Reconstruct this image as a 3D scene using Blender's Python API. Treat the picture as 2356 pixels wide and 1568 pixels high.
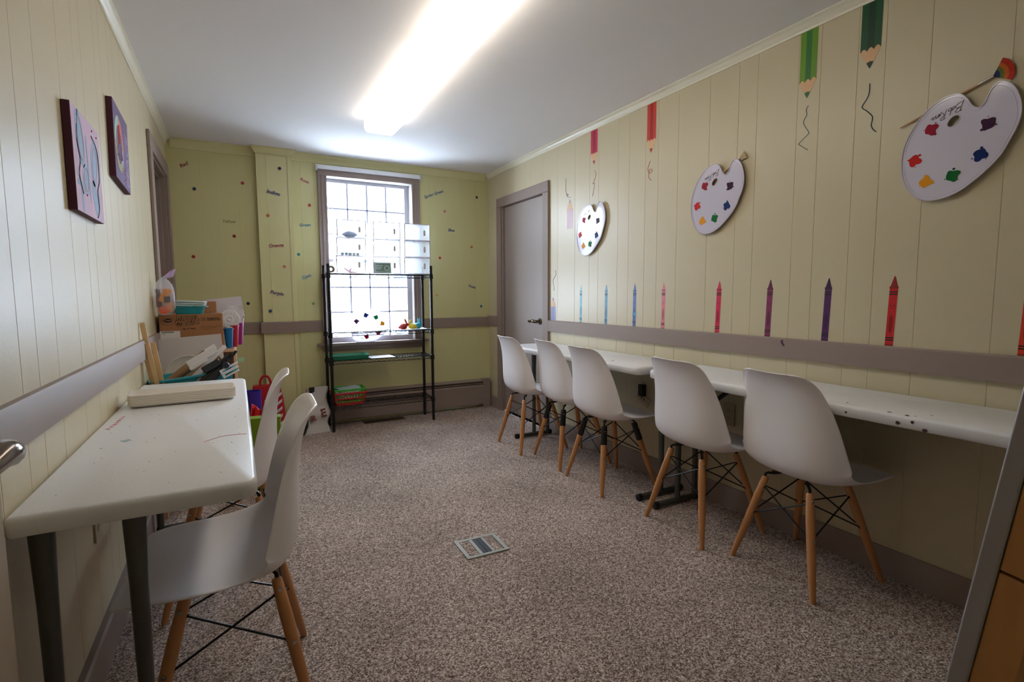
import bpy, math, random
from mathutils import Vector, Matrix, noise
for o in list(bpy.data.objects): bpy.data.objects.remove(o, do_unlink=True)
scene = bpy.context.scene
COL = scene.collection
R_ = math.radians
# ---------------------------------------------------------------- camera
XL, XR, YB, HC, YF = -0.413, 2.257, 4.696, 2.309, -0.40
cam_d = bpy.data.cameras.new('camera'); cam = bpy.data.objects.new('camera', cam_d); COL.objects.link(cam)
cR = Vector((0.88089451, -0.47328231, -0.00535809)); cU = Vector((0.04744677, 0.07703538, 0.99589877)); cF = Vector((0.47092851, 0.87753598, -0.09031576))
cam.matrix_world = Matrix(((cR.x, cU.x, -cF.x, 0), (cR.y, cU.y, -cF.y, 0), (cR.z, cU.z, -cF.z, 1.13), (0, 0, 0, 1)))
cam_d.sensor_width = 36; cam_d.lens = 36 * 1179.77 / 2356; cam_d.clip_start = 0.02
scene.camera = cam
# ---------------------------------------------------------------- light and exposure
SKY, LAMP, EXPO = 22.0, 4.2, 0.58
w = bpy.data.worlds.new('overcast_sky'); scene.world = w; w.use_nodes = True
bg = w.node_tree.nodes['Background']; bg.inputs[0].default_value = (0.68, 0.82, 1.0, 1); bg.inputs[1].default_value = SKY
vs = scene.view_settings
vs.view_transform = 'Standard'; vs.look = 'None'; vs.exposure = EXPO; vs.gamma = 1; vs.use_curve_mapping = False
# the opening of the window as a portal for the daylight
pl = bpy.data.lights.new('window_daylight', 'AREA'); pl.shape = 'RECTANGLE'; pl.size = 0.80; pl.size_y = 1.48; pl.cycles.is_portal = True
po = bpy.data.objects.new('window_daylight', pl); COL.objects.link(po); po.location = (1.085, YB + 0.14, 1.43); po.rotation_euler = (R_(-90), 0, 0)

# ---------------------------------------------------------------- materials
def srgb(r, g, b):
    f = lambda c: (c / 255) / 12.92 if c / 255 <= 0.04045 else (((c / 255) + 0.055) / 1.055) ** 2.4
    return (f(r), f(g), f(b), 1)
_m = {}
def mat(name, col, rough=0.55, metal=0.0, var=0.0, vscale=8, bump=0.0, bscale=60, trans=0.0, emit=0.0, spec=0.5, stretch=None, coat=0.0):
    if name in _m: return _m[name]
    m = bpy.data.materials.new(name); m.use_nodes = True; nt = m.node_tree; b = nt.nodes['Principled BSDF']
    if len(col) == 3: col = (*col, 1)
    b.inputs['Base Color'].default_value = col; b.inputs['Roughness'].default_value = rough; b.inputs['Metallic'].default_value = metal
    b.inputs['Specular IOR Level'].default_value = spec; b.inputs['Coat Weight'].default_value = coat
    if trans: b.inputs['Transmission Weight'].default_value = trans
    if emit: b.inputs['Emission Color'].default_value = col; b.inputs['Emission Strength'].default_value = emit
    if var or bump:
        tc = nt.nodes.new('ShaderNodeTexCoord'); mp = nt.nodes.new('ShaderNodeMapping'); nt.links.new(tc.outputs['Object'], mp.inputs[0])
        if stretch: mp.inputs['Scale'].default_value = stretch
    if var:
        n = nt.nodes.new('ShaderNodeTexNoise'); n.inputs['Scale'].default_value = vscale; n.inputs['Detail'].default_value = 5; nt.links.new(mp.outputs[0], n.inputs['Vector'])
        mx = nt.nodes.new('ShaderNodeMix'); mx.data_type = 'RGBA'
        mx.inputs[6].default_value = tuple(max(0, c * (1 - var)) for c in col[:3]) + (1,); mx.inputs[7].default_value = tuple(min(1, c * (1 + var)) for c in col[:3]) + (1,)
        nt.links.new(n.outputs['Fac'], mx.inputs[0]); nt.links.new(mx.outputs[2], b.inputs['Base Color'])
    if bump:
        n2 = nt.nodes.new('ShaderNodeTexNoise'); n2.inputs['Scale'].default_value = bscale; n2.inputs['Detail'].default_value = 3; nt.links.new(mp.outputs[0], n2.inputs['Vector'])
        bp = nt.nodes.new('ShaderNodeBump'); bp.inputs['Strength'].default_value = bump; bp.inputs['Distance'].default_value = 0.003
        nt.links.new(n2.outputs['Fac'], bp.inputs['Height']); nt.links.new(bp.outputs[0], b.inputs['Normal'])
    _m[name] = m; return m
def film(name, col, alpha, rough=0.1):
    """thin clear or milky plastic: part see-through, part plastic"""
    if name in _m: return _m[name]
    m = bpy.data.materials.new(name); m.use_nodes = True; nt = m.node_tree; b = nt.nodes['Principled BSDF']
    b.inputs['Base Color'].default_value = (*col, 1); b.inputs['Roughness'].default_value = rough
    tr = nt.nodes.new('ShaderNodeBsdfTransparent'); mx = nt.nodes.new('ShaderNodeMixShader'); out = nt.nodes['Material Output']
    tl = nt.nodes.new('ShaderNodeBsdfTranslucent'); tl.inputs[0].default_value = (*col, 1)
    m2 = nt.nodes.new('ShaderNodeMixShader'); m2.inputs[0].default_value = 0.5
    nt.links.new(b.outputs[0], m2.inputs[1]); nt.links.new(tl.outputs[0], m2.inputs[2])
    mx.inputs[0].default_value = alpha; nt.links.new(tr.outputs[0], mx.inputs[1]); nt.links.new(m2.outputs[0], mx.inputs[2]); nt.links.new(mx.outputs[0], out.inputs[0])
    _m[name] = m; return m
def carpet_mat():
    m = bpy.data.materials.new('carpet'); m.use_nodes = True; nt = m.node_tree; b = nt.nodes['Principled BSDF']; b.inputs['Roughness'].default_value = 0.95
    b.inputs['Specular IOR Level'].default_value = 0.15
    tc = nt.nodes.new('ShaderNodeTexCoord')
    v = nt.nodes.new('ShaderNodeTexVoronoi'); v.inputs['Scale'].default_value = 230; nt.links.new(tc.outputs['Object'], v.inputs['Vector'])
    sp = nt.nodes.new('ShaderNodeSeparateColor'); nt.links.new(v.outputs['Color'], sp.inputs[0])
    cr = nt.nodes.new('ShaderNodeValToRGB'); e = cr.color_ramp.elements; cr.color_ramp.interpolation = 'LINEAR'
    e[0].position = 0.0; e[0].color = srgb(100, 82, 74); e[1].position = 1.0; e[1].color = srgb(232, 216, 204)
    for p, c in ((0.3, srgb(148, 128, 118)), (0.55, srgb(180, 162, 152)), (0.8, srgb(204, 186, 174))):
        x = e.new(p); x.color = c
    nt.links.new(sp.outputs[0], cr.inputs[0])
    n = nt.nodes.new('ShaderNodeTexNoise'); n.inputs['Scale'].default_value = 2.2; n.inputs['Detail'].default_value = 4; nt.links.new(tc.outputs['Object'], n.inputs['Vector'])
    n3 = nt.nodes.new('ShaderNodeTexNoise'); n3.inputs['Scale'].default_value = 60; n3.inputs['Detail'].default_value = 3; nt.links.new(tc.outputs['Object'], n3.inputs['Vector'])
    mr = nt.nodes.new('ShaderNodeMapRange'); mr.inputs['From Min'].default_value = 0.3; mr.inputs['From Max'].default_value = 0.7; mr.inputs['To Min'].default_value = 0.80; mr.inputs['To Max'].default_value = 1.1
    nt.links.new(n.outputs['Fac'], mr.inputs[0])
    mr3 = nt.nodes.new('ShaderNodeMapRange'); mr3.inputs['From Min'].default_value = 0.3; mr3.inputs['From Max'].default_value = 0.7; mr3.inputs['To Min'].default_value = 0.75; mr3.inputs['To Max'].default_value = 1.2
    nt.links.new(n3.outputs['Fac'], mr3.inputs[0])
    ml = nt.nodes.new('ShaderNodeMath'); ml.operation = 'MULTIPLY'; nt.links.new(mr.outputs[0], ml.inputs[0]); nt.links.new(mr3.outputs[0], ml.inputs[1])
    mx = nt.nodes.new('ShaderNodeMix'); mx.data_type = 'RGBA'; mx.blend_type = 'MULTIPLY'; mx.inputs[0].default_value = 1
    cmb = nt.nodes.new('ShaderNodeCombineColor')
    for i in range(3): nt.links.new(ml.outputs[0], cmb.inputs[i])
    nt.links.new(cr.outputs[0], mx.inputs[6]); nt.links.new(cmb.outputs[0], mx.inputs[7]); nt.links.new(mx.outputs[2], b.inputs['Base Color'])
    n2 = nt.nodes.new('ShaderNodeTexNoise'); n2.inputs['Scale'].default_value = 170; n2.inputs['Detail'].default_value = 4; nt.links.new(tc.outputs['Object'], n2.inputs['Vector'])
    bp = nt.nodes.new('ShaderNodeBump'); bp.inputs['Strength'].default_value = 0.9; bp.inputs['Distance'].default_value = 0.006
    nt.links.new(n2.outputs['Fac'], bp.inputs['Height']); nt.links.new(bp.outputs[0], b.inputs['Normal'])
    return m
M = dict(
    cream=mat('cream_panel_paint', srgb(204, 191, 158), 0.38, bump=0.12, bscale=90, var=0.02, vscale=3),
    green=mat('yellow_green_paint', srgb(212, 207, 152), 0.40, bump=0.10, bscale=90, var=0.02, vscale=3),
    crown_y=mat('yellow_green_gloss_paint', srgb(218, 213, 160), 0.30, var=0.02),
    crown_c=mat('cream_gloss_paint', srgb(228, 221, 198), 0.30, var=0.02),
    taupe=mat('taupe_trim_paint', srgb(148, 131, 122), 0.52, spec=.3, var=0.04, vscale=5, bump=0.05, bscale=40),
    taupe_door=mat('taupe_door_paint', srgb(152, 138, 130), 0.45, var=0.05, vscale=2, bump=0.12, bscale=30, stretch=(1, 1, 0.1)),
    ceil=mat('ceiling_paint', srgb(238, 234, 232), 0.8, bump=0.1, bscale=50),
    carpet=carpet_mat(),
    white=mat('white_plastic_tabletop', srgb(236, 235, 236), 0.36, bump=0.15, bscale=180, var=0.03, vscale=6),
    shell=mat('white_chair_plastic', srgb(242, 237, 238), 0.33, var=0.01),
    beech=mat('beech_wood', srgb(192, 134, 82), 0.42, var=0.14, vscale=14, stretch=(1, 1, 0.08), bump=0.05, bscale=60),
    blackm=mat('black_metal', srgb(22, 22, 24), 0.35, metal=0.3, var=0.1),
    rackm=mat('black_epoxy_wire', srgb(16, 16, 18), 0.38, metal=0.2, var=0.1),
    grey=mat('grey_table_metal', srgb(84, 84, 80), 0.42, metal=0.4, var=0.08),
    steel=mat('screw_steel', srgb(190, 188, 182), 0.25, metal=1.0, var=0.05),
    nickel=mat('dark_nickel', srgb(120, 110, 102), 0.18, metal=1.0, var=0.05),
    blackp=mat('black_plastic', srgb(14, 14, 15), 0.45, var=0.1),
    sash=mat('window_sash_paint', srgb(170, 164, 166), 0.4, var=0.03), muntin=mat('muntin_paint', srgb(176, 174, 190), 0.4, var=0.03),
    whitepaint=mat('white_gloss_paint', srgb(230, 230, 232), 0.35, var=0.02),
    paper=mat('white_paper', srgb(236, 234, 232), 0.7, var=0.02),
    card=mat('brown_cardboard', srgb(168, 118, 78), 0.8, var=0.06, vscale=20, stretch=(1, 1, 6)),
    ink=mat('black_ink', srgb(26, 22, 20), 0.6, var=0.05),
    teal=mat('teal_plastic', srgb(40, 160, 178), 0.35, var=0.03),
    pine=mat('pine_wood', srgb(222, 186, 134), 0.5, var=0.14, vscale=10, stretch=(6, 6, 0.5)),
    lightwood=mat('light_birch_wood', srgb(222, 180, 146), 0.45, var=0.06, vscale=6, stretch=(1, 1, 0.2)),
    ivory=mat('ivory_plate_plastic', srgb(186, 172, 140), 0.45, var=0.03),
)
def glass_mat():
    m = bpy.data.materials.new('window_glass'); m.use_nodes = True; nt = m.node_tree
    nt.nodes.remove(nt.nodes['Principled BSDF']); out = nt.nodes['Material Output']
    tr = nt.nodes.new('ShaderNodeBsdfTransparent'); gl = nt.nodes.new('ShaderNodeBsdfGlossy'); gl.inputs['Roughness'].default_value = 0.02
    lw = nt.nodes.new('ShaderNodeLayerWeight'); lw.inputs[0].default_value = 0.1; mx = nt.nodes.new('ShaderNodeMixShader')
    nt.links.new(lw.outputs['Fresnel'], mx.inputs[0]); nt.links.new(tr.outputs[0], mx.inputs[1]); nt.links.new(gl.outputs[0], mx.inputs[2]); nt.links.new(mx.outputs[0], out.inputs[0])
    return m
M['glass'] = glass_mat()

# ---------------------------------------------------------------- mesh helpers
class MB:
    def __init__(s, M4=None): s.v = []; s.f = []; s.mi = []; s.mats = []; s.T = M4 or Matrix.Identity(4)
    def m_(s, m):
        if m not in s.mats: s.mats.append(m)
        return s.mats.index(m)
    def add(s, vs, fs, m):
        k = len(s.v); i = s.m_(m)
        s.v += [tuple(s.T @ Vector(p)) for p in vs]
        for f in fs: s.f.append(tuple(k + j for j in f)); s.mi.append(i)
        return s
    def box(s, x0, x1, y0, y1, z0, z1, m):
        v = [(x0, y0, z0), (x1, y0, z0), (x1, y1, z0), (x0, y1, z0), (x0, y0, z1), (x1, y0, z1), (x1, y1, z1), (x0, y1, z1)]
        return s.add(v, [(0, 3, 2, 1), (4, 5, 6, 7), (0, 1, 5, 4), (1, 2, 6, 5), (2, 3, 7, 6), (3, 0, 4, 7)], m)
    def prism(s, poly, z0, z1, m):
        n = len(poly); v = [(p[0], p[1], z0) for p in poly] + [(p[0], p[1], z1) for p in poly]
        fs = [tuple(range(n))[::-1], tuple(range(n, 2 * n))] + [(i, (i + 1) % n, n + (i + 1) % n, n + i) for i in range(n)]
        return s.add(v, fs, m)
    def loft(s, rings, m, cap=True, closed=True):
        n = len(rings[0]); v = [p for r in rings for p in r]; fs = []
        for a in range(len(rings) - 1):
            for i in range(n if closed else n - 1):
                j = (i + 1) % n; fs.append((a * n + i, a * n + j, (a + 1) * n + j, (a + 1) * n + i))
        if cap: fs += [tuple(range(n))[::-1], tuple((len(rings) - 1) * n + i for i in range(n))]
        return s.add(v, fs, m)
    def tube(s, pts, r, m, n=8, closed=False):
        pts = [Vector(p) for p in pts]; rs = r if isinstance(r, (list, tuple)) else [r] * len(pts); L = len(pts); up = None; rings = []
        for i, p in enumerate(pts):
            if closed: t = (pts[(i + 1) % L] - pts[i - 1])
            else: t = pts[min(i + 1, L - 1)] - pts[max(i - 1, 0)]
            t.normalize()
            if up is None: up = Vector((0, 0, 1)) if abs(t.z) < 0.9 else Vector((1, 0, 0))
            a = t.cross(up).normalized(); up = a.cross(t).normalized()
            rings.append([p + (a * math.cos(2 * math.pi * k / n) + up * math.sin(2 * math.pi * k / n)) * rs[i] for k in range(n)])
        if closed: rings.append(rings[0])
        return s.loft(rings, m, cap=not closed)
    def lathe(s, prof, c, m, n=24, axis=(0, 0, 1), cap=True):
        q = Vector((0, 0, 1)).rotation_difference(Vector(axis)); c = Vector(c)
        rings = [[c + q @ Vector((r * math.cos(2 * math.pi * k / n), r * math.sin(2 * math.pi * k / n), z)) for k in range(n)] for r, z in prof]
        return s.loft(rings, m, cap)
    def build(s, name, parent=None, smooth=35, bev=0, seg=2, **tags):
        me = bpy.data.meshes.new(name); me.from_pydata(s.v, [], s.f); me.update()
        for m in s.mats: me.materials.append(m)
        me.polygons.foreach_set('material_index', s.mi)
        if smooth:
            me.polygons.foreach_set('use_smooth', [True] * len(s.f)); me.set_sharp_from_angle(angle=R_(smooth))
        o = bpy.data.objects.new(name, me); COL.objects.link(o)
        if parent: o.parent = parent
        if bev:
            b = o.modifiers.new('bevel', 'BEVEL'); b.width = bev; b.segments = seg; b.limit_method = 'ANGLE'; b.angle_limit = R_(40)
        tag(o, **tags); return o
def tag(o, label=None, cat=None, group=None, kind=None):
    if label: o['label'] = label
    if cat: o['category'] = cat
    if group: o['group'] = group
    if kind: o['kind'] = kind
    return o
def empty(name, loc=(0, 0, 0), rz=0, **t):
    o = bpy.data.objects.new(name, None); COL.objects.link(o); o.location = loc; o.rotation_euler = (0, 0, rz); o.empty_display_size = 0.1
    return tag(o, **t)
def copy_tree(o, parent=None):
    c = o.copy(); COL.objects.link(c); c.parent = parent
    for ch in [x for x in bpy.data.objects if x.parent == o]: copy_tree(ch, c)
    return c
def frame(o, ex, ey):
    ex = Vector(ex).normalized(); ey = Vector(ey).normalized(); n = ex.cross(ey)
    return Matrix(((ex.x, ey.x, n.x, o[0]), (ex.y, ey.y, n.y, o[1]), (ex.z, ey.z, n.z, o[2]), (0, 0, 0, 1)))
def circ(cx, cy, r, n=20, ry=None): return [(cx + r * math.cos(2 * math.pi * k / n), cy + (ry or r) * math.sin(2 * math.pi * k / n)) for k in range(n)]
def rrect(x0, x1, y0, y1, r, n=5):
    out = []
    for cx, cy, a in ((x1 - r, y1 - r, 0), (x0 + r, y1 - r, 90), (x0 + r, y0 + r, 180), (x1 - r, y0 + r, 270)):
        for k in range(n + 1):
            t = R_(a + 90 * k / n); out.append((cx + r * math.cos(t), cy + r * math.sin(t)))
    return out
def smooth_pts(pts, k=4, closed=False):
    pts = [Vector(p) for p in pts]; L = len(pts); out = []
    for i in range(L if closed else L - 1):
        g = lambda j: pts[j % L] if closed else pts[max(0, min(L - 1, j))]
        a, b, c, d = g(i - 1), g(i), g(i + 1), g(i + 2)
        for q in range(k):
            t = q / k; out.append(0.5 * ((2 * b) + (c - a) * t + (2 * a - 5 * b + 4 * c - d) * t * t + (3 * b - a - 3 * c + d) * t ** 3))
    if not closed: out.append(pts[-1])
    return out
def text_mb(mb, s, size, x, y, z, m, rot=0, shear=0.0, fat=0.0, align='LEFT', space=1.0, ext=0.0003):
    c = bpy.data.curves.new('lettering', 'FONT'); c.body = s; c.size = size; c.shear = shear; c.offset = fat; c.align_x = align; c.align_y = 'CENTER'; c.space_character = space; c.extrude = 0; c.resolution_u = 3
    o = bpy.data.objects.new('lettering', c); COL.objects.link(o)
    me = bpy.data.meshes.new_from_object(o.evaluated_get(bpy.context.evaluated_depsgraph_get()))
    ca, sa = math.cos(rot), math.sin(rot)
    vs = [(x + v.co.x * ca - v.co.y * sa, y + v.co.x * sa + v.co.y * ca, z) for v in me.vertices]
    mb.add(vs, [tuple(p.vertices) for p in me.polygons], m)
    bpy.data.objects.remove(o); bpy.data.curves.remove(c); bpy.data.meshes.remove(me)

# ---------------------------------------------------------------- room shell
def panel_wall(name, F, u0, u1, z0, z1, grooves, holes, m, gw=0.003, gd=0.0014, th=0.12):
    """a plank-panelled wall in the frame F: u to the right, v up, grooves cut in, holes = (u0,u1,z0,z1)"""
    mb = MB(F); pr = {u0: 0.0, u1: 0.0}
    for h in holes: pr[h[0]] = 0.0; pr[h[1]] = 0.0
    for g in grooves:
        if any(abs(g - k) < 0.02 for k in pr) or not u0 < g < u1: continue
        pr[g - gw / 2] = 0.0; pr[g] = -gd; pr[g + gw / 2] = 0.0
    us = sorted(pr)
    for a, b in zip(us[:-1], us[1:]):
        mid = (a + b) / 2; spans = [(z0, z1)]
        for h in holes:
            if h[0] < mid < h[1]:
                spans = [(max(p, z0), min(q, z1)) for p, q in ((z0, h[2]), (h[3], z1)) if q - p > 1e-4]
        for p, q in spans:
            mb.add([(a, p, pr[a]), (b, p, pr[b]), (b, q, pr[b]), (a, q, pr[a])], [(0, 1, 2, 3)], m)
            mb.add([(a, p, -th), (b, p, -th), (b, q, -th), (a, q, -th)], [(3, 2, 1, 0)], m)
    for h in holes:
        for (p, q) in (((h[0], h[2]), (h[0], h[3])), ((h[1], h[3]), (h[1], h[2])), ((h[0], h[3]), (h[1], h[3])), ((h[1], h[2]), (h[0], h[2]))):
            mb.add([(p[0], p[1], 0), (q[0], q[1], 0), (q[0], q[1], -th), (p[0], p[1], -th)], [(0, 1, 2, 3)], m)
    return mb.build(name, smooth=0, kind='structure')
def pattern(start, lo, hi, k=0):
    P = [.225, .18, .105, .207, .107, .15, .105, .153]; out = []; x = start; i = k
    while x < hi: out.append(x); x += P[i % 8]; i += 1
    x = start; i = k - 1
    while x > lo: x -= P[i % 8]; out.append(x); i -= 1
    return out
FR = frame((XR, 0, 0), (0, -1, 0), (0, 0, 1)); FL = frame((XL, 0, 0), (0, 1, 0), (0, 0, 1)); FB = frame((0, YB, 0), (1, 0, 0), (0, 0, 1))
FF = frame((0, YF, 0), (-1, 0, 0), (0, 0, 1))
gr = [3.434, 3.204, 3.024, 2.921, 2.714, 2.607, 2.459, 2.351, 2.195, 1.977, 1.8, 1.695, 1.491, 1.392, 1.241, 1.14, .989, .761, .58, .475, .268, .161, .011, -.094, -.25] + [3.66, 3.84, 3.94, 4.15, 4.26, 4.41, 4.6]
panel_wall('wall_right', FR, -YB, -YF, 0, HC, [-g for g in gr], [(-4.391, -3.638, 0, 1.968)], M['cream'])
gl = [1.306, 1.461, 1.571] + pattern(1.571, 1.5, 5, 7)
gl = sorted(set(round(g, 3) for g in gl + pattern(1.306, -1, 1.31, 6)))
panel_wall('wall_left', FL, YF, YB, 0, HC, gl, [(3.80, 4.56, 0, 2.01)], M['cream'])
panel_wall('wall_back', FB, XL, XR, 0, HC, [-.2, -.095, .06, .52, .625, 1.65, 1.87, 1.975, 2.12], [(.695, 1.475, .70, 2.15)], M['green'], gd=0.0012, gw=0.003)
panel_wall('wall_front', FF, -XR, -XL, 0, HC, pattern(-1.0, -XR, -XL), [], M['cream'])
mb = MB().box(XL - .12, XR + .12, YF - .12, YB + .12, -0.1, 0, M['carpet']); mb.build('floor', smooth=0, kind='structure')
mb = MB().box(XL - .12, XR + .12, YF - .12, YB + .12, HC, HC + 0.1, M['ceil']); mb.build('ceiling', smooth=0, kind='structure')

def sweep(name, path, prof, m, side=1, **t):
    """mitred moulding: path of (x,y) corners, prof of (out from wall, z)"""
    P = [Vector((*p, 0)) for p in path]; rings = []
    for i, p in enumerate(P):
        d0 = (P[i] - P[i - 1]).normalized() if i else (P[1] - P[0]).normalized()
        d1 = (P[i + 1] - P[i]).normalized() if i < len(P) - 1 else d0
        n0 = Vector((-d0.y, d0.x, 0)) * side; n1 = Vector((-d1.y, d1.x, 0)) * side
        b = (n0 + n1).normalized(); b = b / max(0.2, b.dot(n0))
        rings.append([p + b * o + Vector((0, 0, z)) for o, z in prof])
    mb = MB(); mb.loft(rings, m, cap=True, closed=True); return mb.build(name, smooth=30, **t)
cs = lambda k: [(0, HC - k), (.006, HC - k), (.008, HC - k * .8), (.016, HC - k * .62), (.020, HC - k * .38), (.030, HC - k * .2), (.034, HC - k * .16), (.034, HC), (0, HC)]
sweep('trim_1', [(XR, YF), (XR, YB)], cs(.042), M['crown_c'], 1, kind='structure')
sweep('trim_2', [(XL, YB), (XL, YF)], cs(.050), M['crown_c'], 1, kind='structure')
PX0, PX1, PD = .190, .452, .055      # boxed chase on the back wall
sweep('trim_3', [(XR - .034, YB), (PX1, YB)], cs(.068), M['crown_y'], 1, kind='structure')
sweep('trim_4', [(PX0, YB), (XL + .034, YB)], cs(.068), M['crown_y'], 1, kind='structure')
mb = MB(); mb.box(PX0, PX1, YB - PD, YB, 0, HC - .03, M['crown_y'])
for a in (PX0, PX1 - .032): mb.box(a, a + .032, YB - PD - .005, YB - PD, 0, HC - .03, M['crown_y'])
mb.box(.262, .264, YB - PD - .0012, YB - PD, .93, HC - .05, M['green'])
mb.build('pillar_boxing', bev=.002, kind='structure').name = 'wall_pilaster'
sweep('trim_5', [(PX1 + .001, YB), (PX1 + .001, YB - PD - .005), (PX0 - .001, YB - PD - .005), (PX0 - .001, YB)], cs(.05), M['crown_y'], 1, kind='structure')
# chair rails and baseboards
rail = [(0, .828), (.018, .828), (.018, .914), (.014, .920), (0, .920)]
sweep('trim_6', [(XR, YF), (XR, 3.552)], rail, M['taupe'], 1, kind='structure')
sweep('trim_7', [(XR, 4.481), (XR, YB)], rail, M['taupe'], 1, kind='structure')
sweep('trim_8', [(XR - .018, YB), (1.545, YB)], [(a, b - .012) for a, b in rail], M['taupe'], 1, kind='structure')
sweep('trim_9', [(.655, YB), (PX1 + .001, YB), (PX1 + .001, YB - PD - .006), (PX0 - .001, YB - PD - .006), (PX0 - .001, YB), (XL, YB)], [(a, b - .004) for a, b in rail], M['taupe'], 1, kind='structure')
sweep('trim_10', [(XL, 3.709), (XL, YF)], [(0, .828), (.02, .828), (.02, .912), (.016, .920), (0, .920)], M['taupe'], 1, kind='structure')
base = [(0, 0), (.014, 0), (.014, .100), (.008, .112), (0, .112)]
sweep('baseboard_right', [(XR, YF), (XR, 3.552)], base, M['taupe'], 1, kind='structure')
sweep('baseboard_right_far', [(XR, 4.481), (XR, YB)], base, M['taupe'], 1, kind='structure').name = 'trim_11'
sweep('baseboard_left', [(XL, 3.709), (XL, YF)], [(0, 0), (.022, 0), (.022, .118), (.016, .126), (0, .126)], M['taupe'], 1, kind='structure')
sweep('baseboard_back', [(.05, YB), (XL, YB)], base, M['taupe'], 1, kind='structure')

# ---------------------------------------------------------------- doors
def casing(mb, F, u0, u1, zt, w, d=.018):
    mb.T = F
    mb.box(u0, u0 + w, 0, zt - w, 0, d, M['taupe']); mb.box(u1 - w, u1, 0, zt - w, 0, d, M['taupe']); mb.box(u0, u1, zt - w, zt, 0, d, M['taupe'])
def lever(parent, P, out, along, s=1.0):
    P = Vector(P) + Vector((0, 0, .006)); o = Vector(out); a = Vector(along)
    MB().lathe([(.0, 0), (.027, 0), (.027, .006), (.020, .012), (.0, .012)], P, M['nickel'], 20, axis=out, cap=False).build('handle_rose', parent)
    pts = smooth_pts([P + o * .008, P + o * .035, P + o * .052 + a * .012, P + o * .056 + a * .04 + Vector((0, 0, .004)), P + o * .052 + a * .085 - Vector((0, 0, .004)), P + o * .048 + a * .112], 4)
    MB().tube(pts, [(.010 + .004 * math.sin(math.pi * min(1, i / len(pts) * 1.4))) * s for i in range(len(pts))], M['nickel'], 12).build('lever', parent, smooth=60)
# right wall door, closed, flush slab
d = empty('door_3', (XR, 4.015, 0)); d['kind'] = 'structure'; inv = Matrix.Translation((-XR, -4.015, 0))
mb = MB(); casing(mb, inv @ FR, -4.481, -3.552, 2.038, .088); mb.build('casing', d, bev=.004)
mb = MB(inv @ FR); mb.box(-4.391, -4.372, 0, 1.968, -.12, .002, M['taupe']); mb.box(-3.657, -3.638, 0, 1.968, -.12, .002, M['taupe']); mb.box(-4.372, -3.657, 1.95, 1.968, -.12, .002, M['taupe'])
mb.box(-4.372, -4.360, 0, 1.95, -.10, -.055, M['taupe']); mb.box(-4.372, -3.657, 1.938, 1.95, -.10, -.055, M['taupe']); mb.build('door_jamb', d, bev=.002)
mb = MB(inv @ FR); mb.box(-4.368, -3.660, .012, 1.945, -.05, -.015, M['taupe_door']); lf = mb.build('door_leaf', d, bev=.002)
lever(lf, Vector((XR + .015, 3.725, .895)) - Vector((XR, 4.015, 0)), (-1, 0, 0), (0, 1, 0))
# left wall door far end
d = empty('door_2', (XL, 4.18, 0)); d['kind'] = 'structure'; inv = Matrix.Translation((-XL, -4.18, 0))
mb = MB(); casing(mb, inv @ FL, 3.709, 4.655, 2.10, .098); mb.build('casing', d, bev=.004)
mb = MB(inv @ FL); mb.box(3.80, 3.815, 0, 2.01, -.12, .002, M['taupe']); mb.box(4.545, 4.56, 0, 2.01, -.12, .002, M['taupe']); mb.box(3.815, 4.545, 1.99, 2.01, -.12, .002, M['taupe'])
mb.box(4.525, 4.545, 0, 1.99, -.06, -.03, M['taupe']); mb.box(3.815, 4.525, 1.97, 1.99, -.06, -.03, M['taupe']); mb.build('door_jamb', d, bev=.002)
mb = MB(inv @ FL); mb.box(3.818, 4.542, .012, 1.985, -.10, -.062, M['taupe_door']); mb.build('door_leaf', d, bev=.002)
# entry door folded back against the left wall, close to the camera
d = empty('door_1', (-.376, .75, 0)); d['kind'] = 'structure'
mb = MB(); mb.box(-.016, .016, -.37, .385, .012, 2.0, mat('entry_door_paint', srgb(170, 156, 138), .5, var=.03)); lf = mb.build('door_leaf', d, bev=.003)
lever(lf, (.016, .265, .895), (1, 0, 0), (0, -1, 0), 1.5)

# ---------------------------------------------------------------- window
wn = empty('window_1', (1.085, YB, 1.43)); wn['kind'] = 'structure'; inv = Matrix.Translation((-1.085, -YB, -1.43)); FW = inv @ FB
mb = MB(FW)
for (a, b) in ((.655, .728), (1.472, 1.545)):
    mb.box(a, b, .70, 2.215, 0, .018, M['taupe']); mb.box(a, a + .012, .70, 2.215, .018, .026, M['taupe']); mb.box(b - .014, b, .70, 2.215, .018, .022, M['taupe']); mb.box((a + b) / 2 - .008, (a + b) / 2 + .008, .70, 2.215, .018, .023, M['taupe'])
mb.box(.655, 1.545, 2.142, 2.215, 0, .024, M['taupe']); mb.build('window_casing', wn, bev=.003)
mb = MB(FW)
mb.box(.690, .700, .70, 2.15, -.12, 0, M['whitepaint']); mb.box(1.470, 1.480, .70, 2.15, -.12, 0, M['whitepaint']); mb.box(.69, 1.48, 2.14, 2.15, -.12, 0, M['whitepaint']); mb.build('window_jamb', wn)
mb = MB(FW); mb.box(.605, 1.600, .690, .715, -.06, .055, M['taupe']); mb.build('window_sill', wn, bev=.004)
mb = MB(FW); mb.box(.655, 1.545, .640, .690, 0, .020, M['taupe'])
for k in range(4): mb.box(.655, 1.545, .646 + k * .012, .650 + k * .012, .020, .024, M['taupe'])
mb.build('window_apron', wn, bev=.002)
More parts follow.
